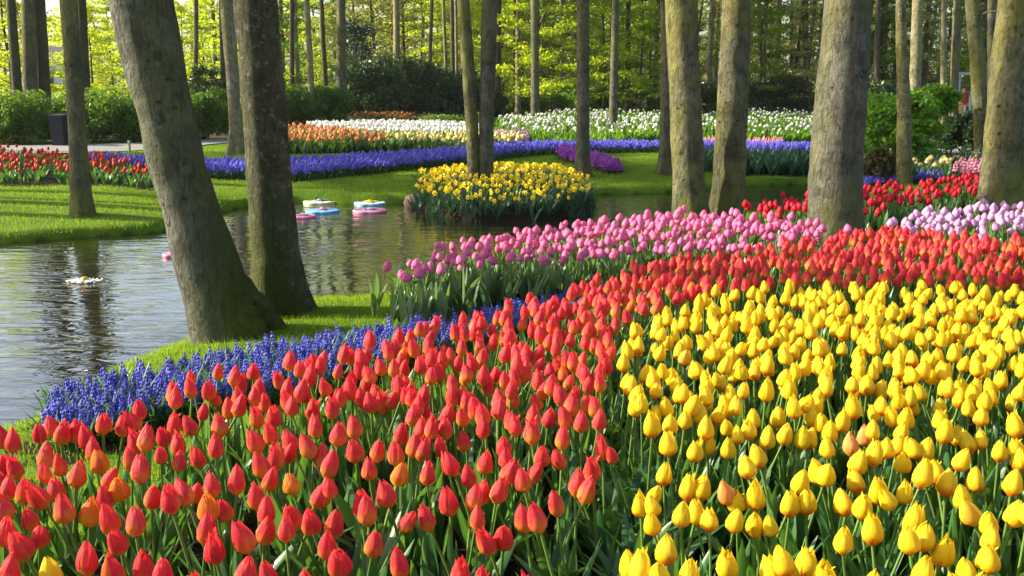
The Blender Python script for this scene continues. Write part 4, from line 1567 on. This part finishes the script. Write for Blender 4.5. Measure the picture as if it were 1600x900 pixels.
tree('mottled pale trunk behind the crimson tulips', [(1413, 287, 24), (1413, 240, 23), (1412, 150, 20), (1408, 60, 16), (1407, 0, 14)],
     'bark_birch', step=0.1, n=28, seed=27, flare=0.15, amp=0.06, top=10)
tree('tall trunk just left of the thick far right one', [(1537, 248, 24), (1533, 180, 23), (1526, 80, 22), (1519, 0, 21)],
     'bark_gn', step=0.14, n=26, seed=29, flare=0.2, amp=0.04, top=10,
     extra_px=[([(1520, 30, 0), (1545, 12, -.3), (1580, 22, -.5), (1615, 20, -.6)], [0.03, 0.022, 0.014, 0.006])])
# twin-stemmed tree on the islet: two stems in one trunk mesh
o = tree('twin stemmed tree growing out of the daffodil clump', [(758, 325, 30), (759, 290, 24), (760, 200, 23), (763, 100, 24), (765, 0, 24)],
         'bark', Y=15.6, step=0.1, n=28, seed=31, flare=0.2, amp=0.04, moss_h=0.3, top=10)
Yt = 15.6
W = [at_y(x, y, Yt) for x, y in ((745, 325), (741, 290), (738, 200), (731, 100), (724, 0), (716, -120), (706, -300))]
gg, _, _ = trunk_mesh(np.array(W) - np.array(o.location), [0.17, 0.105, 0.10, 0.10, 0.095, 0.08, 0.05], 0.1, 24, 33, flare=0.2, amp=0.05, moss_h=0.3)
gg.build('stem', [M['bark_gn']], o)

# --- slim trunks among the woods that can be told apart
mids = [  # x foot, foot y, x top, width, material, label
    (534, 192, 533, 15, 'bark', 'straight grey-green trunk behind the left end of the white row'),
    (488, 193, 479, 10, 'bark_lt', 'thin pale trunk behind the orange tulips'),
    (513, 191, 502, 8, 'bark_dk', 'thin dark trunk between the pale one and the straight grey-green one'),
    (456, 190, 456, 8, 'bark_dk', 'thin dark trunk just right of the upright dark trunk'),
    (619, 183, 619, 11, 'bark_lt', 'slim two toned trunk before the dark evergreen shrubs'),
    (671, 183, 675, 6, 'bark', 'thinnest trunk before the dark evergreen shrubs'),
    (709, 186, 706, 7, 'bark_dk', 'dark one of two close thin trunks left of the twin stemmed tree'),
    (713, 185, 712, 5, 'bark_lt', 'pale one of two close thin trunks left of the twin stemmed tree'),
    (779, 180, 779, 10, 'bark_dk', 'dark trunk close behind the twin stemmed tree'),
    (806, 178, 806, 8, 'bark_dk', 'dark slim trunk left of the half lit one'),
    (876, 178, 877, 6, 'bark_lt', 'thin sunlit trunk left of the purple hyacinth tree'),
    (895, 176, 896, 6, 'bark_lt', 'thinnest sunlit trunk beside the purple hyacinth tree'),
    (980, 182, 982, 8, 'bark_dk', 'dark short looking trunk in the bushes behind the white flowers'),
    (1257, 178, 1258, 11, 'bark', 'slim trunk close left of the broad grey one'),
    (1191, 178, 1186, 8, 'bark_lt', 'thin pale trunk right of the lit pair'),
    (1368, 190, 1372, 9, 'bark_dk', 'thin dark trunk close right of the broad grey one'),
    (1426, 205, 1434, 18, 'bark_lt', 'yellowish trunk behind the mottled pale one'),
    (1490, 205, 1496, 13, 'bark', 'reddish slim trunk left of the people'),
    (1473, 200, 1475, 9, 'bark_lt', 'whitish slim trunk above the green shrub'),
    (1548, 225, 1549, 13, 'bark', 'slim trunk squeezed between the two far right trunks'),
    (33, 205, 17, 15, 'bark_dk', 'dark slim trunk at the left edge behind the hedge'),
    (49, 215, 44, 22, 'bark', 'grey brown trunk near the left edge behind the hedge'),
    (70, 214, 60, 22, 'bark_dk', 'darkest thick trunk near the left edge behind the hedge'),
    (138, 210, 127, 16, 'bark_dk', 'dark trunk behind the slim lawn one'),
    (351, 205, 346, 10, 'bark_dk', 'thin dark trunk left of the one with spread roots'),
    (292, 205, 306, 8, 'bark', 'thin crooked trunk right of the leaning one'),
]
for i, (xf, yf, xt, wd_, mt, lab) in enumerate(mids):
    b = 8 * math.sin(i * 2.1) * (3 if xf == 292 else 0.4)
    tree(lab, [(xf, yf, wd_ * 1.15), (xf * 0.7 + xt * 0.3 + b * .4, yf * 0.7, wd_), (xf * 0.35 + xt * 0.65 + b * .3, yf * 0.35, wd_ * 0.95), (xt, 0, wd_ * 0.9)], mt, step=0.35, n=12, seed=40 + i,
         crown='full' if xf > 430 else 'thin', flare=0.3, amp=0.05, top=11 if xf > 400 else 12.5)

# --- neighbours just left of the picture, whose shadows streak the lawns
for i, (X_, Y_, wd_) in enumerate([(-11.6, 14.9, .34), (-14.5, 15.7, .20), (-15.5, 18.6, .36), (-17.5, 17.0, .3), (-15.0, 21.5, .26), (-21, 22.6, .36),
                                   (-12.2, 14.0, .3), (-13.2, 15.2, .2), (-25, 23.0, .34), (-30, 23.8, .34), (-33, 24.5, .36), (-26, 26.5, .3), (-18.5, 25.0, .3)]):
    P_ = [np.array([0, 0, -0.1]), np.array([0.1, 0, 3.0]), np.array([0.0, 0.15, 6.5]), np.array([0.2, 0.1, 11.0]), np.array([0.2, 0.1, 18.5])]
    o = empty('tree', (X_, Y_, gz(X_, Y_)))
    gg, _, _ = trunk_mesh(np.array(P_), np.array([.5, .46, .42, .34, .08]) * wd_, 0.3, 14, 120 + i, flare=0.3, amp=0.05)
    gg.build('trunk', [M['bark']], o)
    c = link('crown', CROWN['big' if Y_ < 19.5 else 'full'][i % 3], o)
    c.location = (0.2, 0.1, (7.0 if i in (2, 3) else 13.0 + (i % 4)) if Y_ < 19.5 else 9.0 + (i % 4))
    c.rotation_euler = (0, 0, i * 1.1)
    tag(o, 'tall tree on the left lawn outside the picture', 'tree', 'trees left of the picture')

# --- slim far trees: repeats
rs = np.random.RandomState(700)
FT = []
for i in range(4):
    Pp = [np.array([0, 0, -0.1])]
    dr = rs.normal(0, 0.03, 2)
    for k in range(8):
        dr = dr * 0.7 + rs.normal(0, 0.03, 2)
        Pp.append(Pp[-1] + np.array([dr[0] * 2, dr[1] * 2, 2.0]))
    gg, _, _ = trunk_mesh(np.array(Pp), np.linspace(0.14, 0.04, 9), 0.6, 8, 70 + i, flare=0.3, amp=0.06)
    FT.append((gg, np.array(Pp)))
FT = [(gg.data('far_trunk', [M[m]]), Pp) for (gg, Pp), m in zip(FT, ('bark_lt', 'bark', 'bark_dk', 'bark_lt'))]
fpro = []
for i in range(4):
    o = empty('slim_tree')
    link('trunk', FT[i][0], o)
    c = link('crown', CROWN['full'][i % 3], o)
    c.location = FT[i][1][6]
    fpro.append([reg(o), 0])
for i in range(90):
    X_ = (-140 + 1880 * (i + rs.uniform(0.1, 0.9)) / 64) if i < 64 else rs.uniform(1060, 1640)
    if X_ < 330:
        continue
    Y_ = rs.uniform(52, 92)
    p = at_y(X_, 150, Y_)
    k = rs.randint(4)
    if fpro[k][1] == 0:
        o = fpro[k][0]
        fpro[k][1] = 1
    else:
        o = copy_tree(fpro[k][0])
    o.location = (p[0], p[1], gz(p[0], p[1]))
    s = rs.uniform(0.8, 1.35)
    o.scale = (s, s, s * rs.uniform(0.95, 1.15))
    o.rotation_euler = (0, 0, rs.uniform(0, 6.28))
    tag(o, 'slender tree trunk deep in the woods behind the garden', 'tree', 'slender trees deep in the woods')


# --- young leafy trees filling the woods
def young_t(seed, mat, n, ls, H=8.5, spread=2.6):
    rs = np.random.RandomState(seed)
    tr = G()
    P = np.array([[0, 0, -0.1], [0.1, 0, H * 0.3], [0.0, 0.1, H * 0.6], [0.1, 0, H]])
    tr.add(*tube(P, np.array([0.09, 0.07, 0.045, 0.012]), 7))
    cs, rad = [], []
    for k in range(26):
        z = H * (0.10 + 0.88 * k / 25)
        a = k * 2.4 + rs.uniform(-0.5, 0.5)
        rr = spread * (1 - 0.75 * (k / 25) ** 1.6) * rs.uniform(0.55, 1.05)
        e = np.array([rr * math.cos(a), rr * math.sin(a), z + 0.25 * rr])
        b0 = np.array([0.05, 0.03, z])
        tr.add(*tube(np.array([b0, (b0 + e) / 2 + [0, 0, 0.1], e]), np.array([0.03, 0.018, 0.006]), 4))
        for t in (0.4, 0.7, 1.0):
            cs.append(b0 * (1 - t) + e * t + rs.normal(0, 0.15, 3))
            rad.append(rs.uniform(0.45, 0.85))
    C = clumps(np.array(cs), np.array(rad), n, rs, 0.30)
    V, F, r = leaf_quads(C, ls * rs.uniform(0.6, 1.3, n), rs, 0.55, 0.62, 0.1)
    g = G()
    g.add(V, F, 0, rnd=r)
    return tr.data('young_trunk', [M['bark_dk']]), g.data('young_crown', [M[mat]])


YT = {}
for m_, sd in (('beech', 800), ('beech2', 810), ('olive', 820), ('mid', 840)):
    YT[m_] = []
    for j in range(2):
        t_, c_ = young_t(sd + j, m_, 9000 if m_ != 'olive' else 4600, 0.145)
        o = empty('young_tree')
        link('trunk', t_, o)
        link('crown', c_, o)
        YT[m_].append([reg(o), 0])
YL = {'beech': ('young tree in yellow green leaf glowing in the sun in the woods', 'yellow green young trees'),
      'beech2': ('young tree in fresh mid green leaf in the woods', 'mid green young trees'),
      'mid': ('young tree in dark green leaf in the woods', 'dark green young trees'),
      'olive': ('young tree in thin olive coloured leaf in the woods', 'olive young trees')}
rs = np.random.RandomState(830)
spots = []
for x in range(-120, 400, 34):
    spots.append((x + rs.uniform(-15, 15), rs.uniform(40, 64), 'beech'))
for x in range(400, 780, 24):
    spots.append((x + rs.uniform(-15, 15), rs.uniform(54, 74), 'beech' if rs.rand() < 0.6 else 'olive'))
for x in range(780, 1060, 22):
    spots.append((x + rs.uniform(-12, 12), rs.uniform(50, 70), 'beech2' if rs.rand() < 0.65 else 'beech'))
for x in range(1060, 1740, 28):
    spots.append((x + rs.uniform(-15, 15), rs.uniform(52, 76), 'olive' if rs.rand() < 0.75 else 'beech2'))
for X_, Y_, m_ in spots:
    if abs(X_ - 84) < 26 or abs(X_ - 1506) < 16:
        continue
    if X_ > 400 and rs.rand() < 0.14:
        m_ = 'mid'
    e = YT[m_][rs.randint(2)]
    if e[1] == 0:
        o = e[0]
        e[1] = 1
    else:
        o = copy_tree(e[0])
    p = at_y(X_, 150, Y_)
    o.location = (p[0], p[1], gz(p[0], p[1]))
    s = rs.uniform(0.8, 1.25) * (0.72 if X_ < 330 else 1.0)
    o.scale = (s * 1.15, s * 1.15, s)
    o.rotation_euler = (0, 0, rs.uniform(0, 6.28))
    tag(o, YL[m_][0], 'tree', YL[m_][1])

# --- far wood behind everything: one mass, open towards the left where the sky shines through
rs = np.random.RandomState(900)
g = G()
for lo_, hi_, zmax, n in ((-48, -28, 9, 12000), (-28, -9, 9, 14000), (-9, 12, 25, 60000), (12, 34, 20, 18000), (34, 50, 20, 9000)):
    az = np.radians(rs.uniform(lo_, hi_, n // 60))
    dist = rs.uniform(92, 135, n // 60)
    zc = rs.rand(n // 60) ** 0.9 * zmax
    cs = np.c_[np.sin(az) * dist, np.cos(az) * dist, zc + 0.5]
    C = clumps(cs, rs.uniform(1.2, 2.8, len(cs)), n, rs, 0.6)
    V, F, r = leaf_quads(C, 0.40 * rs.uniform(0.6, 1.4, n), rs, 0.6, 0.4)
    g.add(V, F, (np.arange(n) % 3 == 0).astype(int), rnd=r)
az = np.radians(rs.uniform(-48, 50, 9000))
dist = rs.uniform(88, 100, 9000)
C = np.c_[np.sin(az) * dist, np.cos(az) * dist, rs.rand(9000) ** 1.3 * 4 + 0.3]
V, F, r = leaf_quads(C, 0.6 * rs.uniform(0.6, 1.4, 9000), rs, 0.6, 0.4)
g.add(V, F, 2, rnd=r)
for i in range(160):
    a, d_ = R(rs.uniform(-46, 48)), rs.uniform(88, 130)
    b = np.array([math.sin(a) * d_, math.cos(a) * d_, 0.3])
    hgt = 9 if a < R(-8) else 18
    g.add(*tube(np.array([b, b + [rs.normal(0, .3), 0, hgt * 0.5], b + [rs.normal(0, .5), 0, hgt]]), np.array([0.2, 0.15, 0.05]), 6), m=3)
kind(g.build('far_wood', [M['beech'], M['olive'], M['mid'], M['bark_lt']]), 'stuff', 'hazy mass of the far wood closing the view', 'wood')

# --- shrubs
for i, (x, tp, bs, wpx, mt, lab) in enumerate([
    (-40, 140, 222, 150, 'mid', 'green hedge shrub cut by the left edge'),
    (28, 144, 224, 130, 'mid', 'green hedge shrub left of the black bin'),
    (150, 142, 221, 150, 'mid', 'green hedge shrub right of the slim lawn trunk'),
    (215, 148, 220, 130, 'mid', 'lower green hedge shrub half behind the leaning trunk'),
    (320, 138, 216, 120, 'mid', 'green hedge shrub between the leaning and the upright trunk'),
    (255, 142, 219, 120, 'mid', 'green hedge shrub hidden behind the leaning trunk')]):
    shrub('hedge_shrub', x, tp, bs, wpx, mt, lab, 8500, 0.10, 1000 + i, None, 0.8)
shrub('shrub', 160, 172, 217, 60, 'bronze', 'bronze tinted shrub in front of the hedge', 1500, 0.07, 1010, None)
shrub('shrub', 330, 100, 205, 80, 'dark', 'dark evergreen shrub behind the trunk with spread roots', 2600, 0.14, 1011, None)
for i, (x, tp, bs, wpx, lab) in enumerate([
    (455, 135, 194, 110, 'dark evergreen shrub at the left end behind the orange tulips'),
    (508, 132, 193, 90, 'dark evergreen shrub behind the thin pale trunk'),
    (570, 84, 190, 150, 'tallest dark evergreen shrub behind the white row'),
    (640, 92, 188, 140, 'dark rounded evergreen shrub behind the two toned trunk'),
    (700, 108, 187, 130, 'dark evergreen shrub left of the twin stemmed tree'),
    (745, 128, 186, 90, 'low dark evergreen shrub behind the twin stemmed tree')]):
    shrub('rhododendron', x, tp, bs, wpx, 'dark' if i > 1 else 'mid', lab.replace('dark evergreen', 'dark evergreen' if i > 1 else 'low green'), 7000, 0.18, 1020 + i, None, 0.7)
shrub('conifer', 566, 28, 192, 60, 'conifer', 'dark pointed conifer rising out of the evergreen shrubs', 3000, 0.16, 1030, None, 0.9, Y=50)
shrub('rhododendron', 1215, 118, 184, 120, 'dark', 'dark evergreen shrub between the lit pair and the broad trunk', 4800, 0.17, 1031, None, 0.7)
shrub('rhododendron', 1110, 128, 184, 80, 'dark', 'dark evergreen shrub between the trunks of the lit pair', 3000, 0.17, 1032, None, 0.7)
shrub('rhododendron', 1508, 176, 240, 84, 'dark', 'dark evergreen shrub right of the fresh green one', 4500, 0.11, 1033, None, 0.8)
shrub('rhododendron', 1365, 125, 205, 70, 'dark', 'dark evergreen shrub behind the fresh green one', 2600, 0.15, 1034, None, 0.8)
shrub('shrub', 1398, 140, 258, 135, 'fresh', 'fresh green arching shrub left of and behind the mottled trunk', 3600, 0.13, 1040, None, 0.9, 0.75)
shrub('shrub', 1450, 134, 246, 84, 'fresh', 'fresh green small tree with a yellow stem right of the mottled trunk', 3000, 0.13, 1041, None, 0.9, 0.75, stem_z=1.0, stem_mat='bark_lt')
shrub('shrub', 1375, 232, 283, 66, 'bronze', 'low bronze and green shrub beside the mottled trunk', 2200, 0.07, 1042, None, 0.9)
shrub('shrub', 1352, 222, 270, 40, 'fresh', 'small bright green shrub by the broad trunk', 900, 0.08, 1043, None, 0.9)
for i, (x, tp, wpx) in enumerate([(790, 150, 70), (850, 140, 80), (905, 136, 80), (985, 118, 90), (1050, 150, 60), (940, 140, 70)]):
    shrub('shrub', x, tp, 184, wpx, 'mid' if i % 2 else 'fresh', ['bushy green shrub behind the mauve flowers', 'mid green shrub left of the purple hyacinth tree', 'light green shrub behind the purple hyacinth tree',
          'largest green shrub behind the white flowers', 'light green shrub behind the flared foot tree', 'mid green shrub right of the purple hyacinth tree'][i], 2400, 0.16, 1050 + i, None, 0.7)
g = shrub('azalea', 600, 178, 192, 75, 'mid', 'low orange blossoming azalea behind the white row', 1200, 0.1, 1060, None)
rs = np.random.RandomState(1061)
P = np.c_[rs.normal(0, 0.9, 260), rs.normal(-0.3, 0.4, 260), rs.uniform(0.2, 0.5, 260)]
V, F, r = leaf_quads(P, np.full(260, 0.11), rs, 0.9, 0.2)
gg = G()
gg.add(V, F, 0, rnd=r, pt=np.full(len(V), 0.8))
gg.build('blossom', [M['orange']], g)
shrub('shrub', 690, 180, 197, 80, 'mid', 'low green leafy shrub before the dark evergreens', 1500, 0.12, 1062, None)
shrub('shrub', 748, 176, 197, 50, 'mid', 'low green leafy shrub behind the twin stemmed tree', 1200, 0.12, 1063, None)

# ------------------------------------------------------------------ small things
def litter_bin(x, y, wpx, hpx, label, name='litter_bin'):
    p = at(x, y, 0.02)
    s = p[1] / F_PX
    w_, h_ = wpx * s, hpx * s
    o = empty(name, (p[0], p[1], gz(p[0], p[1])))
    g = G()
    V, F = box((0, 0, h_ * 0.46), (w_ * 0.92, w_ * 0.9, h_ * 0.92))
    V[:, :2] *= np.where(V[:, 2:] < 0.1, 0.9, 1.0)
    g.add(V, F)
    g.build('body', [M['bin']], o, smooth=False)
    g = G()
    V, F = box((0, 0, h_ * 0.965), (w_, w_ * 0.98, h_ * 0.07))
    V[V[:, 2] > h_ * 0.95, 2] += np.where(V[V[:, 2] > h_ * 0.95, 1] > 0, 0.04, 0.0)
    g.add(V, F)
    g.build('lid', [M['bin']], o, smooth=False)
    tag(o, label, 'bin')


litter_bin(95, 226, 22, 47, 'tall black bin in front of the hedge behind the scarlet tulips')
litter_bin(862, 219, 17, 17, 'small dark box standing among the white flowers', 'storage_box')
p = at(203, 236, 0.0)
g = G()
g.add(*lathe([(0.0, 0.30), (0.035, 0.30), (0.04, 0.27), (0.03, 0.26), (0.025, -0.02), (0, -0.02)], 10, (p[0], p[1], gz(p[0], p[1]))))
tag(g.build('bollard', [M['frame']]), 'short grey post at the edge of the far path', 'post')


def float_pad(x, y, wpx, rim, inner, label):
    """flower-shaped flat float: scalloped pad, raised rim and a centre"""
    p = at(x, y, WATER_Z)
    r = wpx / 2 * p[1] / F_PX
    o = empty('flower_float', (p[0], p[1], WATER_Z))
    o.scale = (1, 1, 0.7)
    n = 48
    th = np.linspace(0, 6.2832, n, endpoint=False)
    sc = r * (0.90 + 0.10 * np.abs(np.cos(3 * th)) ** 0.6)
    rings = [(0.0, 0.05), (0.45, 0.05), (0.78, 0.042), (0.88, 0.05), (0.96, 0.05), (1.0, 0.035), (0.98, -0.03), (0.5, -0.04), (0.0, -0.04)]
    V = np.concatenate([np.c_[np.cos(th) * sc * a, np.sin(th) * sc * a, np.full(n, z)] for a, z in rings])
    g = G()
    g.add(V, grid_faces(n, len(rings), True))
    g.build('pad', [rim], o)
    g = G()
    for k in range(5):
        a = k * 1.2566
        q = np.array([[math.cos(a) * r * 0.05, math.sin(a) * r * 0.05, 0.055], [math.cos(a - .5) * r * 0.3, math.sin(a - .5) * r * 0.3, 0.085],
                      [math.cos(a) * r * 0.55, math.sin(a) * r * 0.55, 0.075], [math.cos(a + .5) * r * 0.3, math.sin(a + .5) * r * 0.3, 0.085]])
        g.add(q, np.array([[0, 1, 2, 3]]))
    V, F = lathe([(0, 0.11), (r * 0.12, 0.10), (r * 0.17, 0.07), (r * 0.16, 0.045)], 12)
    g.add(V, F)
    g.build('centre', [inner], o)
    tag(o, label, 'float', 'flower shaped floats on the pond')


PF = {k: plain('float_' + k, c, 0.45) for k, c in {'cream': (0.80, 0.80, 0.48), 'sky': (0.20, 0.48, 0.82), 'pink': (0.78, 0.26, 0.45), 'pale': (0.45, 0.65, 0.84), 'yellow': (0.85, 0.62, 0.03), 'white': (0.8, 0.8, 0.8), 'blue': (0.2, 0.32, 0.7)}.items()}
float_pad(500, 317, 52, PF['cream'], PF['blue'], 'cream float with a blue centre, farthest of the left trio')
float_pad(504, 331, 54, PF['sky'], PF['pink'], 'sky blue float in the left trio by the far bank')
float_pad(474, 340, 40, PF['pink'], PF['white'], 'pink float half hidden by the upright dark trunk')
float_pad(578, 319, 50, PF['pale'], PF['yellow'], 'pale blue float with a yellow centre near the islet')
float_pad(578, 331, 54, PF['pink'], PF['pale'], 'pink float in front of the pale blue one near the islet')
float_pad(272, 400, 36, PF['pink'], PF['white'], 'pink float peeping out left of the leaning trunk')

# fountain nozzle with a ring of froth
p = at(133, 441, WATER_Z)
o = empty('fountain', (p[0], p[1], WATER_Z))
g = G()
g.add(*lathe([(0, 0.06), (0.022, 0.056), (0.04, 0.04), (0.047, 0.015), (0.045, -0.05), (0, -0.05)], 16))
g.build('nozzle', [M['brass']], o)
rs = np.random.RandomState(1100)
g = G()
for k in range(420):
    a, d_ = rs.uniform(0, 6.28), abs(rs.normal(0.055, 0.03))
    V, F = octa((math.cos(a) * d_ * 1.5, math.sin(a) * d_, 0.006 + 0.02 * rs.rand()), rs.uniform(0.005, 0.016), rs.uniform(0.003, 0.012))
    g.add(V, F)
g.build('foam', [M['foam']], o)
tag(o, 'small golden fountain bubbling in a ring of white foam on the pond', 'fountain')

# stone at the bank end beside the islet
p = at(655, 322, WATER_Z)
g = G()
V, F = lathe([(0.001, -0.1), (0.20, -0.08), (0.24, 0.05), (0.2, 0.16), (0.1, 0.21), (0.001, 0.22)], 18)
V = V * (1 + 0.16 * vnoise(V, 7, 5))[:, None] * np.array([1.1, 0.8, 1.0])
g.add(V + p, F)
tag(g.build('rock', [M['stone']]), 'brown rock at the water line left of the daffodil clump', 'rock')


# ------------------------------------------------------------------ people and the far hut
def person(x, Y, hgt, top, legs, label, turn=0.0, hide=0.0):
    b = at_y(x, 150, Y)
    z0 = gz(b[0], b[1])
    o = empty('person', (b[0], b[1], z0), turn)
    k = hgt / 1.75
    J = {'pel': (0, 0, .95, .13), 'spine': (0, 0, 1.15, .125), 'chest': (0, 0, 1.36, .14), 'neck': (0, 0, 1.50, .055), 'head0': (0, -.01, 1.58, .085), 'head1': (0, -.015, 1.68, .085),
         'shL': (.17, 0, 1.42, .06), 'elL': (.22, .02, 1.14, .042), 'waL': (.21, -.10, .92, .03), 'haL': (.21, -.14, .84, .032),
         'shR': (-.17, 0, 1.42, .06), 'elR': (-.22, .02, 1.14, .042), 'waR': (-.16, -.14, .98, .03), 'haR': (-.13, -.18, .92, .032),
         'hiL': (.09, 0, .88, .09), 'knL': (.10, -.01, .48, .06), 'anL': (.10, .02, .09, .042), 'toL': (.11, -.12, .04, .035),
         'hiR': (-.09, 0, .88, .09), 'knR': (-.10, -.05, .48, .06), 'anR': (-.10, .0, .09, .042), 'toR': (-.11, -.14, .04, .035)}
    E = [('pel', 'spine'), ('spine', 'chest'), ('chest', 'neck'), ('neck', 'head0'), ('head0', 'head1'), ('chest', 'shL'), ('shL', 'elL'), ('elL', 'waL'), ('waL', 'haL'), ('chest', 'shR'),
         ('shR', 'elR'), ('elR', 'waR'), ('waR', 'haR'), ('pel', 'hiL'), ('hiL', 'knL'), ('knL', 'anL'), ('anL', 'toL'), ('pel', 'hiR'), ('hiR', 'knR'), ('knR', 'anR'), ('anR', 'toR')]
    nm = list(J)
    me = bpy.data.meshes.new('person_body')
    me.from_pydata([tuple(c * k for c in J[n_][:3]) for n_ in nm], [(nm.index(a), nm.index(b_)) for a, b_ in E], [])
    tmp = bpy.data.objects.new('tmp', me)
    COL.objects.link(tmp)
    md_ = tmp.modifiers.new('skin', 'SKIN')
    sv = me.skin_vertices[0].data
    for i, n_ in enumerate(nm):
        sv[i].radius = (J[n_][3] * k,) * 2
        sv[i].use_root = n_ == 'pel'
    sub = tmp.modifiers.new('sub', 'SUBSURF')
    sub.levels = sub.render_levels = 2
    dg = bpy.context.evaluated_depsgraph_get()
    bm = bpy.data.meshes.new_from_object(tmp.evaluated_get(dg))
    bpy.data.objects.remove(tmp)
    bm.name = 'person_body'
    for m_ in (M['skin'], top, legs):
        bm.materials.append(m_)
    for f in bm.polygons:
        c = f.center / k
        f.use_smooth = True
        hand = (abs(c.x) > 0.1 and c.z < 0.97 and c.z > 0.7 and c.y < -0.085)
        f.material_index = 0 if (c.z > 1.47 and abs(c.x) < 0.13) or hand else (1 if c.z > 0.90 or abs(c.x) > 0.17 and c.z > 0.8 else 2)
    link('body', bm, o)
    g = G()
    V, F = lathe([(0.001, 1.79), (0.06, 1.78), (0.10, 1.72), (0.105, 1.64), (0.09, 1.58), (0.05, 1.56)], 14)
    V[:, 1] = V[:, 1] * 1.05 + 0.03
    g.add(V * k, F)
    g.build('hair', [M['hair']], o)
    tag(o, label, 'person')


person(1505, 44, 1.70, M['cl_red'], M['cl_white'], 'person in a red top and white trousers standing far off between trunks')
person(1501, 41, 1.20, M['cl_orange'], M['cl_orange'], 'child in apricot clothes standing in front of the person in red')
person(467, 46.5, 1.75, M['cl_blue'], M['cl_dark'], 'person in a pale blue coat half hidden by dark shrubs', 0.5)
person(1353, 50, 1.72, M['cl_white'], M['cl_white'], 'person in white far off beside the broad trunk')

# pale frame behind the people
b = at_y(1506, 150, 48)
o = empty('pergola', (b[0], b[1], gz(b[0], b[1])))
for sx in (-0.28, 0.36):
    g = G()
    g.add(*box((sx, 0, 1.1), (0.09, 0.09, 2.2)))
    g.build('post', [M['frame']], o, smooth=False)
g = G()
g.add(*box((0.04, 0, 2.26), (0.95, 0.5, 0.12)))
g.build('top_beam', [M['frame']], o, smooth=False)
tag(o, 'pale blue grey garden frame behind the person in red', 'frame')

# white wall glimpsed far behind the left trunks
b = at_y(84, 150, 70)
o = empty('garden_house', (b[0], b[1], gz(b[0], b[1])))
g = G()
g.add(*box((0, 0, 1.6), (2.6, 2.4, 3.2)))
g.build('wall', [M['render_wall']], o, smooth=False)
g = G()
V = np.array([[-1.5, -1.4, 3.2], [1.5, -1.4, 3.2], [1.5, 1.4, 3.2], [-1.5, 1.4, 3.2], [-1.5, 0, 4.3], [1.5, 0, 4.3]])
g.add(V, np.array([[0, 1, 5, 4], [2, 3, 4, 5]]))
g.add(V, np.array([[0, 4, 3], [1, 2, 5]]))
g.build('roof', [M['slate']], o, smooth=False)
g = G()
g.add(*box((0.3, -1.21, 1.7), (0.7, 0.04, 1.0)))
g.build('window', [M['glass']], o, smooth=False)
tag(o, 'small white walled house glimpsed between the dark left trunks', 'house')


# ------------------------------------------------------------------ the air over the garden: far trees fade slightly
g = G()
g.add(*box(((gx[0] + gx[-1]) / 2, (gy[0] + gy[-1]) / 2, 18.5), (gx[-1] - gx[0] + 20, gy[-1] - gy[0] + 20, 41.0)))
km = N('haze_air')
pv = km.n("ShaderNodeVolumePrincipled")
pv.inputs["Color"].default_value = (0.92, 0.95, 0.90, 1)
pv.inputs["Density"].default_value = 0.00025
pv.inputs["Anisotropy"].default_value = 0.2
km.l(pv.outputs[0], km.out.inputs["Volume"])
kind(g.build('haze', [km.m], smooth=False), 'stuff', 'thin pale haze between the far trees', 'haze')
